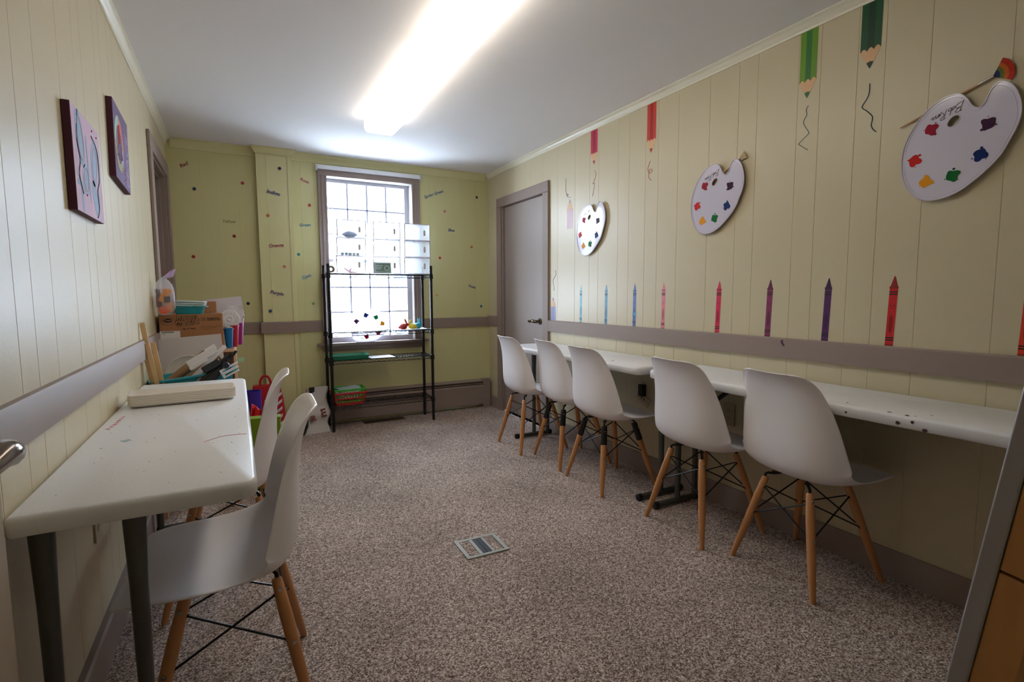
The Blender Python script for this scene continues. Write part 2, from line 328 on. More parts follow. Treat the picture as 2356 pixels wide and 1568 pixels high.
def sash(name, x0, x1, z0, z1, d, top, bot):
    """one sash: rails, 4x3 muntins, glass"""
    mb = MB(FW); s = .042
    mb.box(x0, x0 + s, z0, z1, d, d + .030, M['sash']); mb.box(x1 - s, x1, z0, z1, d, d + .030, M['sash'])
    mb.box(x0 + s, x1 - s, z0, z0 + bot, d, d + .030, M['sash']); mb.box(x0 + s, x1 - s, z1 - top, z1, d, d + .030, M['sash'])
    a, b, c, e = x0 + s, x1 - s, z0 + bot, z1 - top
    for k in (1, 2, 3): x = a + (b - a) * k / 4; mb.box(x - .007, x + .007, c, e, d + .006, d + .024, M['muntin'])
    for k in (1, 2): z = c + (e - c) * k / 3; mb.box(a, b, z - .007, z + .007, d + .006, d + .024, M['muntin'])
    o = mb.build(name, wn, bev=.002)
    MB(FW).box(a, b, c, e, d + .013, d + .016, M['glass']).build('pane', o, smooth=0)
sash('upper_sash', .700, 1.470, 1.42, 2.14, -.105, .030, .028)
sash('lower_sash', .700, 1.470, .715, 1.45, -.072, .028, .045)
# ---------------------------------------------------------------- ceiling lights (two 4 ft wrap-around fixtures end to end)
lampm = mat('lit_prismatic_acrylic', (1.0, .93, .82), .3, emit=LAMP)
endm = film('fixture_end_plastic', (.92, .90, .86), .9, .3)
def ceiling_light(y0, y1, label):
    t = empty('ceiling_light', (.918, (y0 + y1) / 2, HC), label=label, cat='light', group='fluorescent fixtures end to end on the ceiling')
    a, b, h = -.103, .103, y1 - y0
    mb = MB(); mb.box(-.075, .075, -h / 2 + .01, h / 2 - .01, -.03, 0, endm); mb.build('housing', t, bev=.002)
    pr = [(a, -.030), (a, -.060), (a + .012, -.082), (a + .03, -.088), (b - .03, -.088), (b - .012, -.082), (b, -.060), (b, -.030)]
    mb = MB(); mb.loft([[(x, y, z) for x, z in pr] for y in (-h / 2 + .012, h / 2 - .012)], lampm); mb.build('diffuser', t, smooth=50)
    for s in (-1, 1):
        y = s * (h / 2 - .010); q = [(x * 1.006, z * 1.01 if z < -.05 else -.012) for x, z in pr]
        mb = MB(); mb.loft([[(x, y - .0015, z) for x, z in q], [(x, y + .0015, z) for x, z in q]], endm); mb.build('end_cap', t, bev=.001)
    return t
ceiling_light(2.395, 3.610, 'long glowing ceiling light, the one nearer the window')
ceiling_light(1.170, 2.385, 'long glowing ceiling light cut off by the top of the photo')

# ---------------------------------------------------------------- chairs
def shell_mesh():
    ctr = [(.232, .412), (.222, .424), (.195, .430), (.12, .422), (.04, .410), (-.04, .404), (-.105, .408), (-.150, .426), (-.172, .461), (-.182, .52), (-.183, .59), (-.185, .66), (-.192, .725), (-.206, .780), (-.219, .810), (-.230, .826), (-.236, .831)]
    wid = [.160, .192, .210, .224, .231, .235, .236, .236, .234, .228, .216, .201, .183, .165, .146, .116, .078]
    lif = [.002, .005, .010, .020, .032, .047, .066, .084, .092, .086, .072, .056, .040, .028, .018, .009, .004]
    N = 18; vs = []; fs = []
    C = [Vector((0, a, b)) for a, b in ctr]
    for i, c in enumerate(C):
        t = (C[min(i + 1, len(C) - 1)] - C[max(0, i - 1)]).normalized()      # from front to back along the middle
        n = Vector((0, t.z, -t.y));                                          # towards the sitter
        if n.dot(Vector((0, .6, 1))) < 0: n = -n
        for k in range(N + 1):
            s = -1 + 2 * k / N; e = abs(s)
            p = c + Vector((wid[i] * math.sin(s * math.pi / 2 * .92) / math.sin(math.pi / 2 * .92), 0, 0)) + n * lif[i] * e ** 2.3
            if k in (0, N): p += Vector((math.copysign(.009, s), 0, 0)) - n * .004
            if i == len(C) - 1: p += Vector((0, -.004, -.002))
            vs.append(tuple(p))
    for i in range(len(C) - 1):
        for k in range(N): a = i * (N + 1) + k; fs.append((a, a + N + 1, a + N + 2, a + 1))
    return vs, fs
def make_chair():
    t = empty('shell_chair')
    vs, fs = shell_mesh(); mb = MB(); mb.add(vs, fs, M['shell'])
    o = mb.build('seat_shell', t, smooth=180)
    so = o.modifiers.new('thickness', 'SOLIDIFY'); so.thickness = .006; so.offset = 0
    ss = o.modifiers.new('smooth', 'SUBSURF'); ss.levels = 1; ss.render_levels = 2
    for sx in (-1, 1):
        for sy in (-1, 1):
            top = Vector((sx * .100, sy * .105 - .01, .372)); foot = Vector((sx * .190, sy * .190, 0))
            d = (foot - top).normalized()
            mb = MB(); L = (foot - top).length
            mb.tube([top, top + d * .006, top + d * L * .25, top + d * L * .6, foot + Vector((0, 0, .004)), foot], [.010, .0135, .0165, .0155, .0105, .0095], M['beech'], 14)
            lg = mb.build('leg', t, smooth=50)
            out = Vector((sx, sy * .25, 0)).normalized()
            for f in (.07, .44):
                p = top + d * L * f + out * .0145; MB().lathe([(0, 0), (.0062, 0), (.0062, .002), (.004, .0028), (0, .0028)], p, M['steel'], 10, axis=out, cap=False).build('screw', lg)
            # black bracket from the leg top up to the seat
            mb = MB(); q = Vector((sx * .075, sy * .085 - .01, .394))
            mb.tube(smooth_pts([top + d * .03, top + Vector((0, 0, .012)), q + Vector((0, 0, -.004)), q + Vector((-sx * .02, -sy * .02, .004))], 3), .0055, M['blackm'], 8)
            mb.lathe([(0, 0), (.012, 0), (.012, .004), (0, .004)], q - Vector((0, 0, .0)), M['blackm'], 10); mb.build('bracket', t)
    def pt(sx, sy, f):
        top = Vector((sx * .100, sy * .105 - .01, .372)); foot = Vector((sx * .190, sy * .190, 0)); return top.lerp(foot, f)
    for (a, b) in (((-1, -1), (1, -1)), ((1, -1), (1, 1)), ((1, 1), (-1, 1)), ((-1, 1), (-1, -1))):
        for p, q in ((a, b), (b, a)):
            A = pt(*p, .10); B = pt(*q, .45); u = (B - A).normalized()
            mb = MB(); mb.tube([A + u * .006, B - u * .006], .0032, M['blackm'], 6); mb.lathe([(0, -.006), (.006, -.006), (.006, .006), (0, .006)], B - u * .012, M['blackm'], 8, axis=u)
            mb.lathe([(0, -.005), (.005, -.005), (.005, .005), (0, .005)], A + u * .012, M['blackm'], 8, axis=u); mb.build('brace_rod', t)
    return t
chair0 = make_chair()
def place_chair(x, y, fx, fy, label, first=[True], sleeves=()):
    o = chair0 if first[0] else copy_tree(chair0); first[0] = False
    o.location = (x, y, 0); o.rotation_euler = (0, 0, math.atan2(fy, fx) - math.pi / 2)
    tag(o, label, 'chair', 'white shell chairs at the folding tables')
    legs = [c for c in bpy.data.objects if c.parent == o and c.name.startswith('leg')]
    for sx, sy in sleeves:
        top = Vector((sx * .100, sy * .105 - .01, .372)); foot = Vector((sx * .190, sy * .190, 0)); d = (foot - top).normalized()
        lg = min(legs, key=lambda l: (sum((Vector(v.co) for v in l.data.vertices), Vector()) / len(l.data.vertices) - top.lerp(foot, .4)).length)
        MB().tube([top - d * .002, top + d * .10, top + d * .103], [.0170, .0188, .0168], M['blackp'], 14).build('sleeve', lg, smooth=50, label='black sleeve round the top of the leg')
    return o
# local x is to the chair's right, +y the way it faces
place_chair(1.920, 3.266, .999, -.049, 'white shell chair farthest down the right-hand row, beside the closed door')
place_chair(1.987, 2.848, .995, -.097, 'second white shell chair from the closed door in the right-hand row', sleeves=((-1, -1), (1, -1)))
place_chair(1.948, 2.384, .998, -.060, 'middle white shell chair of the right-hand row, black sleeves on three legs', sleeves=((-1, -1), (1, -1), (1, 1)))
place_chair(1.971, 1.701, .997, -.072, 'white shell chair standing where the two right-hand tables meet')
place_chair(2.014, 1.218, .994, -.110, 'white shell chair nearest the camera in the right-hand row')
place_chair(-.050, 1.575, -.999, .040, 'white shell chair in the left foreground pushed under the table')
place_chair(-.065, 2.227, -.996, .085, 'white shell chair behind the foreground one at the left-hand table')

# ---------------------------------------------------------------- folding tables
def make_table(name, x0, x1, y0, y1, zt, label, tubes, feet, braces=True, rl=.036):
    cx, cy = (x0 + x1) / 2, (y0 + y1) / 2; t = empty(name, (cx, cy, 0), label=label, cat='table', group='white folding tables')
    hx, hy = (x1 - x0) / 2, (y1 - y0) / 2
    def ring(e, z):
        out = []
        for px, py, a, r in ((1, 1, 0, .036), (-1, 1, 90, rl), (-1, -1, 180, rl), (1, -1, 270, .036)):
            r = max(.004, r - e)
            for k in range(7): q = R_(a + 15 * k); out.append((px * (hx - e - r) + r * math.cos(q), py * (hy - e - r) + r * math.sin(q), z))
        return out
    mb = MB()
    mb.loft([ring(.006, zt - .042), ring(.001, zt - .036), ring(0, zt - .012), ring(.003, zt - .004), ring(.010, zt)], M['white'])
    mb.build('tabletop', t, smooth=40)
    for yl, s in zip(feet, (1, -1)):
        y = yl - cy; mb = MB()
        for xt in tubes:
            x = xt - cx
            mb.tube([(x, y, zt - .043), (x, y, zt - .06), (x, y, zt - .20), (x, y, .25), (x, y, .03)], [.0215, .0215, .0175, .0150, .0150], M['grey'], 14)
        mb.tube([(x0 + .045 - cx, y, .019), (x1 - .04 - cx, y, .019)], .016, M['grey'], 12)
        lf = mb.build('leg_frame', t, smooth=50)
        for x in (x0 + .045 - cx, x1 - .04 - cx):
            MB().tube([(x - .016, y, .019), (x - .012, y, .019), (x + .012, y, .019), (x + .016, y, .019)], [.012, .0185, .0185, .012], M['blackp'], 14).build('foot_cap', lf, smooth=50)
        if braces and s < 0:
            xm = (tubes[0] + tubes[-1]) / 2 - cx; mb = MB()
            mb.tube([(xm - .03, y + s * .004, zt - .30), (xm - .03, y + s * .33, zt - .045)], .011, M['blackm'], 6); mb.build('folding_brace', lf)
    return t
ta = make_table('folding_table', 1.857, 2.245, 2.055, 3.525, .740, 'white folding table against the right wall, the one nearer the closed door', (2.058, 2.186), (2.075, 3.470), False)
tb = make_table('folding_table', 1.857, 2.245, .500, 1.985, .740, 'white folding table against the right wall, the one nearer the camera, chipped along its edge', (2.058, 2.186), (.56, 1.950))
tc = make_table('folding_table', -.4125, .025, 1.283, 2.960, .710, 'white paint-spotted folding table against the left wall', (-.366, -.214), (1.322, 2.88), False, .014)
# chips and paint on the table tops (real marks with their own shapes)
def blot(cx, cy, r, seed, n=9, k=.35):
    rnd = random.Random(seed); return [(cx + r * (1 - k + 2 * k * rnd.random()) * math.cos(2 * math.pi * i / n), cy + r * (1 - k + 2 * k * rnd.random()) * math.sin(2 * math.pi * i / n)) for i in range(n)]
chip = mat('chipped_core', srgb(70, 52, 48), .8, var=.1); red = mat('red_paint_spot', srgb(200, 90, 90), .6, var=.05); yel = mat('yellow_paint_spot', srgb(214, 170, 60), .6, var=.05); blu = mat('pale_blue_paint_smear', srgb(160, 186, 192), .6, var=.05)
mb = MB(Matrix.Translation((0, 0, .7402)))
for i, (x, y, r) in enumerate(((1.90, 1.02, .004), (1.868, .87, .006), (1.866, .82, .005), (1.875, .80, .003), (1.93, .78, .003), (2.0, 1.5, .003), (1.88, 1.60, .003))): mb.prism(blot(x - 2.051, y - 1.2425, r, i), 0, .0003, chip)
mb.build('chip_mark', tb, smooth=0)
mb = MB(Matrix.Translation((-2.051 + 1.8565, -1.2425, 0)) @ frame((0, 0, 0), (0, -1, 0), (0, 0, 1)))
for i, (y, z, r) in enumerate(((.84, .712, .006), (.80, .722, .005), (.765, .705, .006), (1.0, .715, .004))): mb.prism(blot(-y, z, r, 20 + i), .0003, .0008, chip)
mb.build('edge_chip', tb, smooth=0)
mb = MB(Matrix.Translation((0, 0, .7402))); mb.prism(blot(1.93 - 2.051, 2.35 - 2.79, .008, 4), 0, .0003, chip); mb.build('chip_mark', ta, smooth=0)
mb = MB(Matrix.Translation((.19375, -2.1215, .7102)))
rnd = random.Random(5)
for i in range(46):
    x, y = rnd.uniform(-.36, .0), rnd.uniform(1.35, 2.25); mb.prism(blot(x, y, rnd.uniform(.0008, .0022), i), 0, .0003, (red, chip, chip, yel)[i % 4])
mb.prism(blot(-.30, 1.83, .012, 3, 12, .6), 0, .0003, blu)
for k in range(7): mb.prism(blot(-.376 + .002 * k, 2.02 + k * .03, .006, 60 + k, 8, .6), 0, .0003, red)
mb.tube(smooth_pts([(-.10, 1.70, .0003), (-.06, 1.74, .0003), (-.03, 1.745, .0003), (.01, 1.74, .0003)], 4), .0007, red, 4)
mb.build('paint_spots', tc, smooth=0, kind='stuff')

# ---------------------------------------------------------------- wire rack
RX0, RX1, RY0, RY1 = .668, 1.535, 4.375, 4.618
rk = empty('wire_shelving_rack', ((RX0 + RX1) / 2, (RY0 + RY1) / 2, 0), label='tall black wire shelving rack standing in front of the window', cat='shelf')
rc = Vector(rk.location)
for x in (RX0, RX1):
    for y in (RY0, RY1):
        mb = MB(); pf = [(0, 0), (.010, 0), (.0125, .004)]; z = .03
        while z < 1.375: pf += [(.0125, z), (.0120, z + .001), (.0120, z + .003), (.0125, z + .004)]; z += .0254
        pf += [(.0125, 1.380), (.011, 1.386), (0, 1.386)]
        mb.lathe(pf, Vector((x, y, 0)) - rc, M['rackm'], 12, cap=False); mb.build('post', rk, smooth=60)
SHZ = (.212, .595, .825, 1.312)
for zt in SHZ:
    mb = MB(Matrix.Translation(-rc)); c = [(RX0, RY0), (RX1, RY0), (RX1, RY1), (RX0, RY1)]
    for dz in (-.004, -.030):
        for i in range(4):
            a, b = c[i], c[(i + 1) % 4]; mb.tube([(*a, zt + dz), (*b, zt + dz)], .0032, M['rackm'], 6)
    for i in range(4):
        a, b = Vector((*c[i], 0)), Vector((*c[(i + 1) % 4], 0)); n = max(2, int((b - a).length / .042)); pts = []
        for k in range(2 * n + 1): p = a.lerp(b, k / (2 * n)); pts.append((p.x, p.y, zt - (.006 if k % 2 else .028)))
        mb.tube(pts, .0018, M['rackm'], 5)
    n = 34
    for k in range(1, n): x = RX0 + (RX1 - RX0) * k / n; mb.tube([(x, RY0, zt - .002), (x, RY1, zt - .002)], .0016, M['rackm'], 5)
    for k in (1, 2): y = RY0 + (RY1 - RY0) * k / 3; mb.tube([(RX0, y, zt - .006), (RX1, y, zt - .006)], .0025, M['rackm'], 5)
    sh = mb.build('wire_shelf', rk, smooth=60)
    for a in c:
        MB().lathe([(.0128, -.040), (.019, -.040), (.017, .0), (.0128, .004)], Vector((*a, zt)) - rc, M['rackm'], 14, cap=False).build('collar', sh)

# clear stacking boxes on the rack's top shelf
clear = film('clear_milky_plastic', (.93, .95, .99), .22); clear2 = film('clear_door_plastic', (.95, .96, .99), .08); rim = mat('box_rim_plastic', srgb(196, 190, 204), .4, var=.03)
def make_clear_box():
    t = empty('storage_box'); W, D, H = .234, .205, .143; mb = MB(); th = .0025
    for a in ((-W / 2, W / 2, 0, D, 0, th), (-W / 2, W / 2, 0, D, H - th, H), (-W / 2, -W / 2 + th, 0, D, th, H - th), (W / 2 - th, W / 2, 0, D, th, H - th), (-W / 2 + th, W / 2 - th, D - th, D, th, H - th)): mb.box(*a, clear)
    mb.build('body', t, smooth=0)
    mb = MB()
    for a in ((-W / 2, W / 2, -.004, .004, 0, .005), (-W / 2, W / 2, -.004, .004, H - .006, H), (-W / 2, -W / 2 + .007, -.004, .004, .005, H - .006), (W / 2 - .007, W / 2, -.004, .004, .005, H - .006)): mb.box(*a, rim)
    mb.build('front_rim', t, bev=.001)
    mb = MB(frame((0, -.004, 0), (1, 0, 0), (0, 0, 1))); mb.prism(rrect(-W / 2 + .006, W / 2 - .007, .006, H - .006, .004), 0, .002, clear2); dr = mb.build('door', t, smooth=0)
    mb = MB(frame((0, -.0065, 0), (1, 0, 0), (0, 0, 1))); mb.prism(rrect(.054, .073, .042, .092, .0094), 0, .002, mat('grey_handle_slot', srgb(206, 200, 204), .5, var=.03)); mb.build('handle', dr, smooth=0)
    return t
cb0 = make_clear_box(); first = True
TZ = 1.3135
cols = [(.853, [0, .006, .012]), (1.150, [0, .003, .007]), (1.417, [0, .003, .006])]
names = (('bottom', 'middle', 'top'), ('on the left', 'in the centre', 'on the right'))
extra = {(0, 0): 'with pink scissors inside', (0, 1): 'with blue paint pots inside', (0, 2): 'with a grey blue bundle inside', (1, 0): 'holding a green printed card', }
for ci, (x, sh) in enumerate(cols):
    for k in range(3):
        o = cb0 if first else copy_tree(cb0); first = False
        o.location = (x + sh[k], RY0 + .012 + (.004 if k == 2 else 0), TZ + k * .1445)
        o.rotation_euler = (0, 0, R_((-1.5, .5, 1)[ci] + (k - 1)))
        tag(o, f"clear box, {names[0][k]} of the stack {names[1][ci]}" + (', ' + extra[(ci, k)] if (ci, k) in extra else ''), 'storage box', 'clear stacking boxes on the top shelf of the rack')
# what lies in them
def small(name, mb, label, cat, **k): return mb.build(name, smooth=k.pop('smooth', 35), label=label, cat=cat, **k)
mb = MB(frame((1.065, RY0 + .040, TZ + .004), (1, 0, 0), (0, .05, 1))); gcard = mat('green_card', srgb(58, 112, 78), .6, var=.03)
mb.box(-.020, .128, 0, .090, 0, .004, gcard)
for a in ((-.012, .122, .008, .010), (-.012, .122, .082, .084)): mb.box(a[0], a[1], a[2], a[3], .004, .0045, M['paper'])
for a in ((-.012, -.010, .008, .084), (.120, .122, .008, .084)): mb.box(a[0], a[1], a[2], a[3], .004, .0045, M['paper'])
for k in range(3): mb.box(-.005, .055 - k * .008, .062 - k * .014, .066 - k * .014, .004, .0045, M['paper'])
for k in range(14): a = 2 * math.pi * k / 14; mb.prism(circ(.090 + .02 * math.cos(a), .042 + .02 * math.sin(a), .0036, 6), .004, .0046, M['paper'])
small('printed_card', mb, 'green printed card with a white ring emblem inside the bottom centre box', 'card', smooth=0)
mb = MB(); pk = mat('pink_plastic', srgb(214, 120, 160), .4, var=.03)
for a, b in (((-.05, .03), (.01, -.01)), ((.012, .028), (.03, -.012))): mb.tube(smooth_pts([(.85 + a[0], RY0 + .05, TZ + .014 + a[1]), (.85, RY0 + .06, TZ + .012), (.85 + b[0] + .03, RY0 + .06, TZ + .008)], 4), [.004, .006, .007, .007, .007, .007, .006, .005, .004], pk, 8)
mb.tube([(.80, RY0 + .06, TZ + .006), (.92, RY0 + .08, TZ + .006)], .003, pk, 6); small('scissors', mb, 'pink scissors lying in the bottom left clear box', 'scissors')
for i in range(5):
    mb = MB(); c = mat('blue_pot', srgb(60, 120, 160), .4, var=.03) if i < 3 else mat('sage_pot', srgb(120, 150, 140), .4, var=.03)
    mb.lathe([(0, 0), (.012, 0), (.014, .018), (.014, .021), (0, .021)], (.795 + i * .031, RY0 + .06, TZ + .1445 + .003), c, 14)
    small('paint_pot', mb, ('leftmost blue', 'second blue', 'third blue', 'nearer sage green', 'rightmost sage green')[i] + ' paint pot inside the middle left clear box', 'paint pot', group='paint pots in a clear box')
mb = MB(); rnd = random.Random(3); bl = mat('grey_blue_fabric', srgb(110, 130, 160), .8, var=.15, vscale=60)
rings = []
for i in range(9):
    t = i / 8; r = .026 * math.sin(math.pi * min(.97, max(.03, t))) ** .6; rings.append([(.80 + t * .12, RY0 + .07 + r * 1.2 * math.cos(2 * math.pi * k / 14) * (1 + .2 * rnd.random()), TZ + .2925 + .026 + r * math.sin(2 * math.pi * k / 14) * (1 + .25 * rnd.random() * (k < 7))) for k in range(14)])
mb.loft(rings, bl); small('fabric_bundle', mb, 'grey blue bundle inside the top left clear box', 'fabric', smooth=80)
mb = MB(); mb.lathe([(.012, 0), (.030, 0), (.030, .018), (.012, .018)], (.700, RY0 + .055, TZ + .031), mat('brown_tape', srgb(120, 104, 92), .4, var=.05), 24, axis=(0, 1, 0), cap=False)
small('tape_roll', mb, 'brown grey tape roll standing behind the left front post', 'tape')

# second shelf: papers, two-tone clay animals, palette in the window
def sheet(name, cx, cy, z, w, d, rz, m, label, cat='paper', curl=.0, group=None):
    T = Matrix.Translation((cx, cy, z)) @ Matrix.Rotation(rz, 4, 'Z'); mb = MB(T); n = 8; top = []; 
    vs = [(w * (i / n - .5), d * (j / n - .5), .0006 + curl * ((2 * i / n - 1) ** 4 + (2 * j / n - 1) ** 2 * (i / n)) ) for j in range(n + 1) for i in range(n + 1)]
    k = len(vs); vs2 = vs + [(a, b, c - .0006) for a, b, c in vs]
    fs = [(j * (n + 1) + i, j * (n + 1) + i + 1, (j + 1) * (n + 1) + i + 1, (j + 1) * (n + 1) + i) for j in range(n) for i in range(n)]
    fs += [tuple(k + q for q in f[::-1]) for f in fs]
    rim_ = [i for i in range(n + 1)] + [j * (n + 1) + n for j in range(1, n + 1)] + [n * (n + 1) + i for i in range(n - 1, -1, -1)] + [j * (n + 1) for j in range(n - 1, 0, -1)]
    fs += [(rim_[i], k + rim_[i], k + rim_[(i + 1) % len(rim_)], rim_[(i + 1) % len(rim_)]) for i in range(len(rim_))]
    mb.add(vs2, fs, m); return mb.build(name, smooth=60, label=label, cat=cat, group=group)
sheet('paper_sheet', .80, 4.48, .8255, .20, .20, .2, M['paper'], 'white paper sheet lying behind the left front post on the second shelf', curl=.003)
sheet('paper_sheet', 1.02, 4.47, .8262, .24, .20, -.15, M['paper'], 'white paper sheet in the middle of the second shelf, in front of the palette', curl=.004)
sheet('paper_sheet', 1.36, 4.475, .8255, .30, .19, -.06, mat('grey_white_paper', srgb(214, 210, 206), .7, var=.03), 'grey white sheet under the clay rabbits on the second shelf', curl=.003)
def rabbit(x, y, z, s, c, label, ears=True, rz=0):
    T = Matrix.Translation((x, y, z)) @ Matrix.Rotation(rz, 4, 'Z') @ Matrix.Scale(s, 4); mb = MB(T); t = mb
    mb.lathe([(0, 0), (.020, .001), (.030, .012), (.031, .024), (.024, .038), (.010, .046), (0, .047)], (0, 0, 0), c, 18, cap=False)
    mb.lathe([(0, 0), (.011, .003), (.016, .014), (.012, .026), (0, .030)], (.024, 0, .022), c, 14, axis=(.3, 0, 1), cap=False)
    if ears:
        for sy in (-1, 1): mb.tube([(.026, sy * .006, .046), (.020, sy * .009, .062), (.012, sy * .011, .082)], [.005, .007, .002], c, 8)
    mb.lathe([(0, -.008), (.007, -.005), (.009, 0), (.007, .005), (0, .008)], (-.032, 0, .014), c, 10, axis=(1, 0, 0), cap=False)
    return mb.build('clay_rabbit', smooth=60, label=label, cat='figurine', group='little clay rabbits on the second shelf')
rabbit(1.290, 4.43, .829, 1.15, mat('red_clay', srgb(176, 56, 48), .6, var=.06), 'little red clay rabbit on the second rack shelf')
rabbit(1.372, 4.42, .829, 1.05, mat('yellow_clay', srgb(226, 206, 60), .6, var=.06), 'little yellow clay rabbit between the red and the blue one', rz=2.6)
rabbit(1.425, 4.45, .829, 1.15, mat('blue_clay', srgb(50, 160, 186), .6, var=.06), 'little blue clay rabbit next to the right back post', rz=.4)
# third shelf
tr = empty('paper_tray', (.825, 4.475, .5965), label='green plastic tray with paper, on the third rack shelf', cat='tray'); gp = mat('green_tray_plastic', srgb(16, 122, 92), .4, var=.03)
mb = MB(); a, b = .155, .100
mb.loft([[(x, y, z) for x, y in rrect(-a * k, a * k, -b * k, b * k, .012, 3)] for k, z in ((.92, 0), (1, .035), (1.02, .035), (1.02, .031), (.985, .031), (.90, .005))], gp, cap=True); mb.build('tray_body', tr, smooth=30)
sheet('paper_sheet', .825, 4.475, .603, .26, .165, .04, M['paper'], 'white paper lying inside the green tray')
sheet('paper_sheet', 1.095, 4.475, .5955, .215, .190, .03, M['paper'], 'white sheet with a faint pink scribble beside the green tray')
# bottom shelf baskets
def basket(name, x, y, z, w, d, h, m, label, holes=True):
    t = empty(name, (x, y, z), label=label, cat='basket'); mb = MB(); k0 = .82
    def side(ax, n, s):
        for i in range(n):
            for (za, zb) in ((.0, .12), (.46, .54), (.86, 1.0)): pass
    ring = lambda k, zz, e=0: [(px, py, zz) for px, py in rrect(-w / 2 * k + e, w / 2 * k - e, -d / 2 * k + e, d / 2 * k - e, .012, 3)]
    kz = lambda q: k0 + (1 - k0) * q
    mb.loft([ring(kz(0), 0), ring(kz(0), .004)], m)
    for q0, q1 in ((0, .14), (.46, .55), (.84, 1.0)): mb.loft([ring(kz(q0), h * q0), ring(kz(q1), h * q1), ring(kz(q1), h * q1, .0025), ring(kz(q0), h * q0, .0025), ring(kz(q0), h * q0)], m, cap=False)
    mb.loft([ring(1.0, h), ring(1.06, h), ring(1.06, h - .008), ring(1.0, h - .008), ring(1.0, h)], m, cap=False)
    nx = 10; ny = 7
    for i in range(nx + 1):
        f = -1 + 2 * i / nx
        for sy in (-1, 1): mb.tube([(f * w / 2 * k0 * .96, sy * (d / 2 * k0 - .0015), .004), (f * w / 2 * .96, sy * (d / 2 - .0015), h)], .0032, m, 5)
    for i in range(ny + 1):
        f = -1 + 2 * i / ny
        for sx in (-1, 1): mb.tube([(sx * (w / 2 * k0 - .0015), f * d / 2 * k0 * .94, .004), (sx * (w / 2 - .0015), f * d / 2 * .94, h)], .0032, m, 5)
    mb.build('basket_body', t, smooth=40); return t
basket('plastic_basket', .812, 4.475, .2135, .270, .190, .105, mat('red_basket_plastic', srgb(196, 36, 44), .4, var=.03), 'red slotted plastic basket on the bottom rack shelf')
basket('plastic_basket', .812, 4.475, .2300, .255, .176, .118, mat('green_basket_plastic', srgb(84, 190, 72), .4, var=.03), 'bright green slotted basket nested inside the red one')
for i in range(4):
    mb = MB(Matrix.Translation((.79 + i * .006, 4.47 + i * .008, .262 + i * .022)) @ Matrix.Rotation(.06 * i + .05, 4, 'Z') @ Matrix.Rotation(-.06, 4, 'Y'))
    mb.box(-.095, .095, -.06, .06, 0, .016, (M['paper'], mat('blue_cover', srgb(90, 140, 190), .5, var=.03), M['paper'], mat('pale_blue_cover', srgb(190, 208, 226), .5, var=.03))[i])
    mb.box(-.096, -.080, -.061, .061, -.0005, .0165, mat('blue_spine', srgb(40, 80, 150), .5, var=.03)) if i % 2 else None
    small('notepad', mb, ('lowest white notepad in the green basket', 'blue notepad second from the bottom in the green basket', 'white notepad just under the topmost in the green basket', 'pale blue topmost notepad in the green basket')[i], 'notepad', bev=.001, group='notepads in the green basket')

# ---------------------------------------------------------------- palettes
OUT = [(-.143, -.004), (-.138, .054), (-.121, .102), (-.09, .151), (-.051, .186), (-.017, .2), (.01, .202), (.029, .194), (.045, .175), (.057, .152), (.072, .138), (.086, .138), (.096, .152), (.105, .179), (.117, .196), (.133, .202), (.157, .186), (.175, .156), (.186, .115), (.187, .078), (.179, .043), (.165, .009), (.148, -.029), (.123, -.062), (.09, -.094), (.055, -.123), (.023, -.14), (-.016, -.15), (-.056, -.148), (-.091, -.131), (-.118, -.097), (-.136, -.054)]
OUT = [(p.x, p.y) for p in smooth_pts([(a, b, 0) for a, b in OUT], 3, True)]
BL = [(-.054, .101, 'crimson_spot', (150, 10, 40)), (-.100, .001, 'red_spot', (196, 30, 22)), (-.061, -.082, 'amber_spot', (226, 150, 20)), (.019, -.076, 'green_spot', (0, 104, 44)), (.092, -.022, 'navy_spot', (8, 40, 100)), (.107, .076, 'plum_spot', (64, 28, 62))]
HOLE = circ(.010, .112, .017, 18, .019)
HOLE = [(.010 + (x - .010) * 1 + (y - .112) * .35, y) for x, y in HOLE]
def splat(cx, cy, seed, r=.0195):
    rnd = random.Random(seed); ph = [rnd.uniform(0, 6.28) for _ in range(3)]; out = []
    for i in range(36):
        t = 2 * math.pi * i / 36; q = r * (1 + .13 * math.sin(4 * t + ph[0]) + .10 * math.sin(3 * t + ph[1]) + .03 * math.sin(7 * t + ph[2])); out.append((cx + q * math.cos(t), cy + q * math.sin(t)))
    return out
def script_strokes():
    """looped handwritten name, drawn as pen strokes in a 1 x .35 box"""
    S = [[(.04, .0), (.10, .18), (.13, .34), (.08, .34), (.20, .35), (.27, .29), (.20, .21), (.12, .19), (.24, .17), (.26, .07), (.16, .01), (.05, .03)],
         [(.30, .10), (.34, .16), (.37, .12), (.35, .05), (.30, .05), (.30, .12), (.36, .14), (.41, .16)],
         [(.43, .32), (.40, .16), (.39, .04), (.45, .03), (.48, .09), (.45, .14), (.41, .12)],
         [(.53, .0), (.57, .18), (.60, .33), (.54, .33), (.66, .35), (.70, .28), (.60, .18), (.64, .08), (.70, .0)],
         [(.73, .04), (.70, .09), (.74, .14), (.78, .10), (.76, .04), (.72, .05), (.79, .13), (.83, .15)],
         [(.86, .15), (.82, .11), (.87, .06), (.83, .02), (.90, .10), (.94, .15), (.91, .11), (.95, .06), (.91, .02), (1.0, .08)]]
    return S
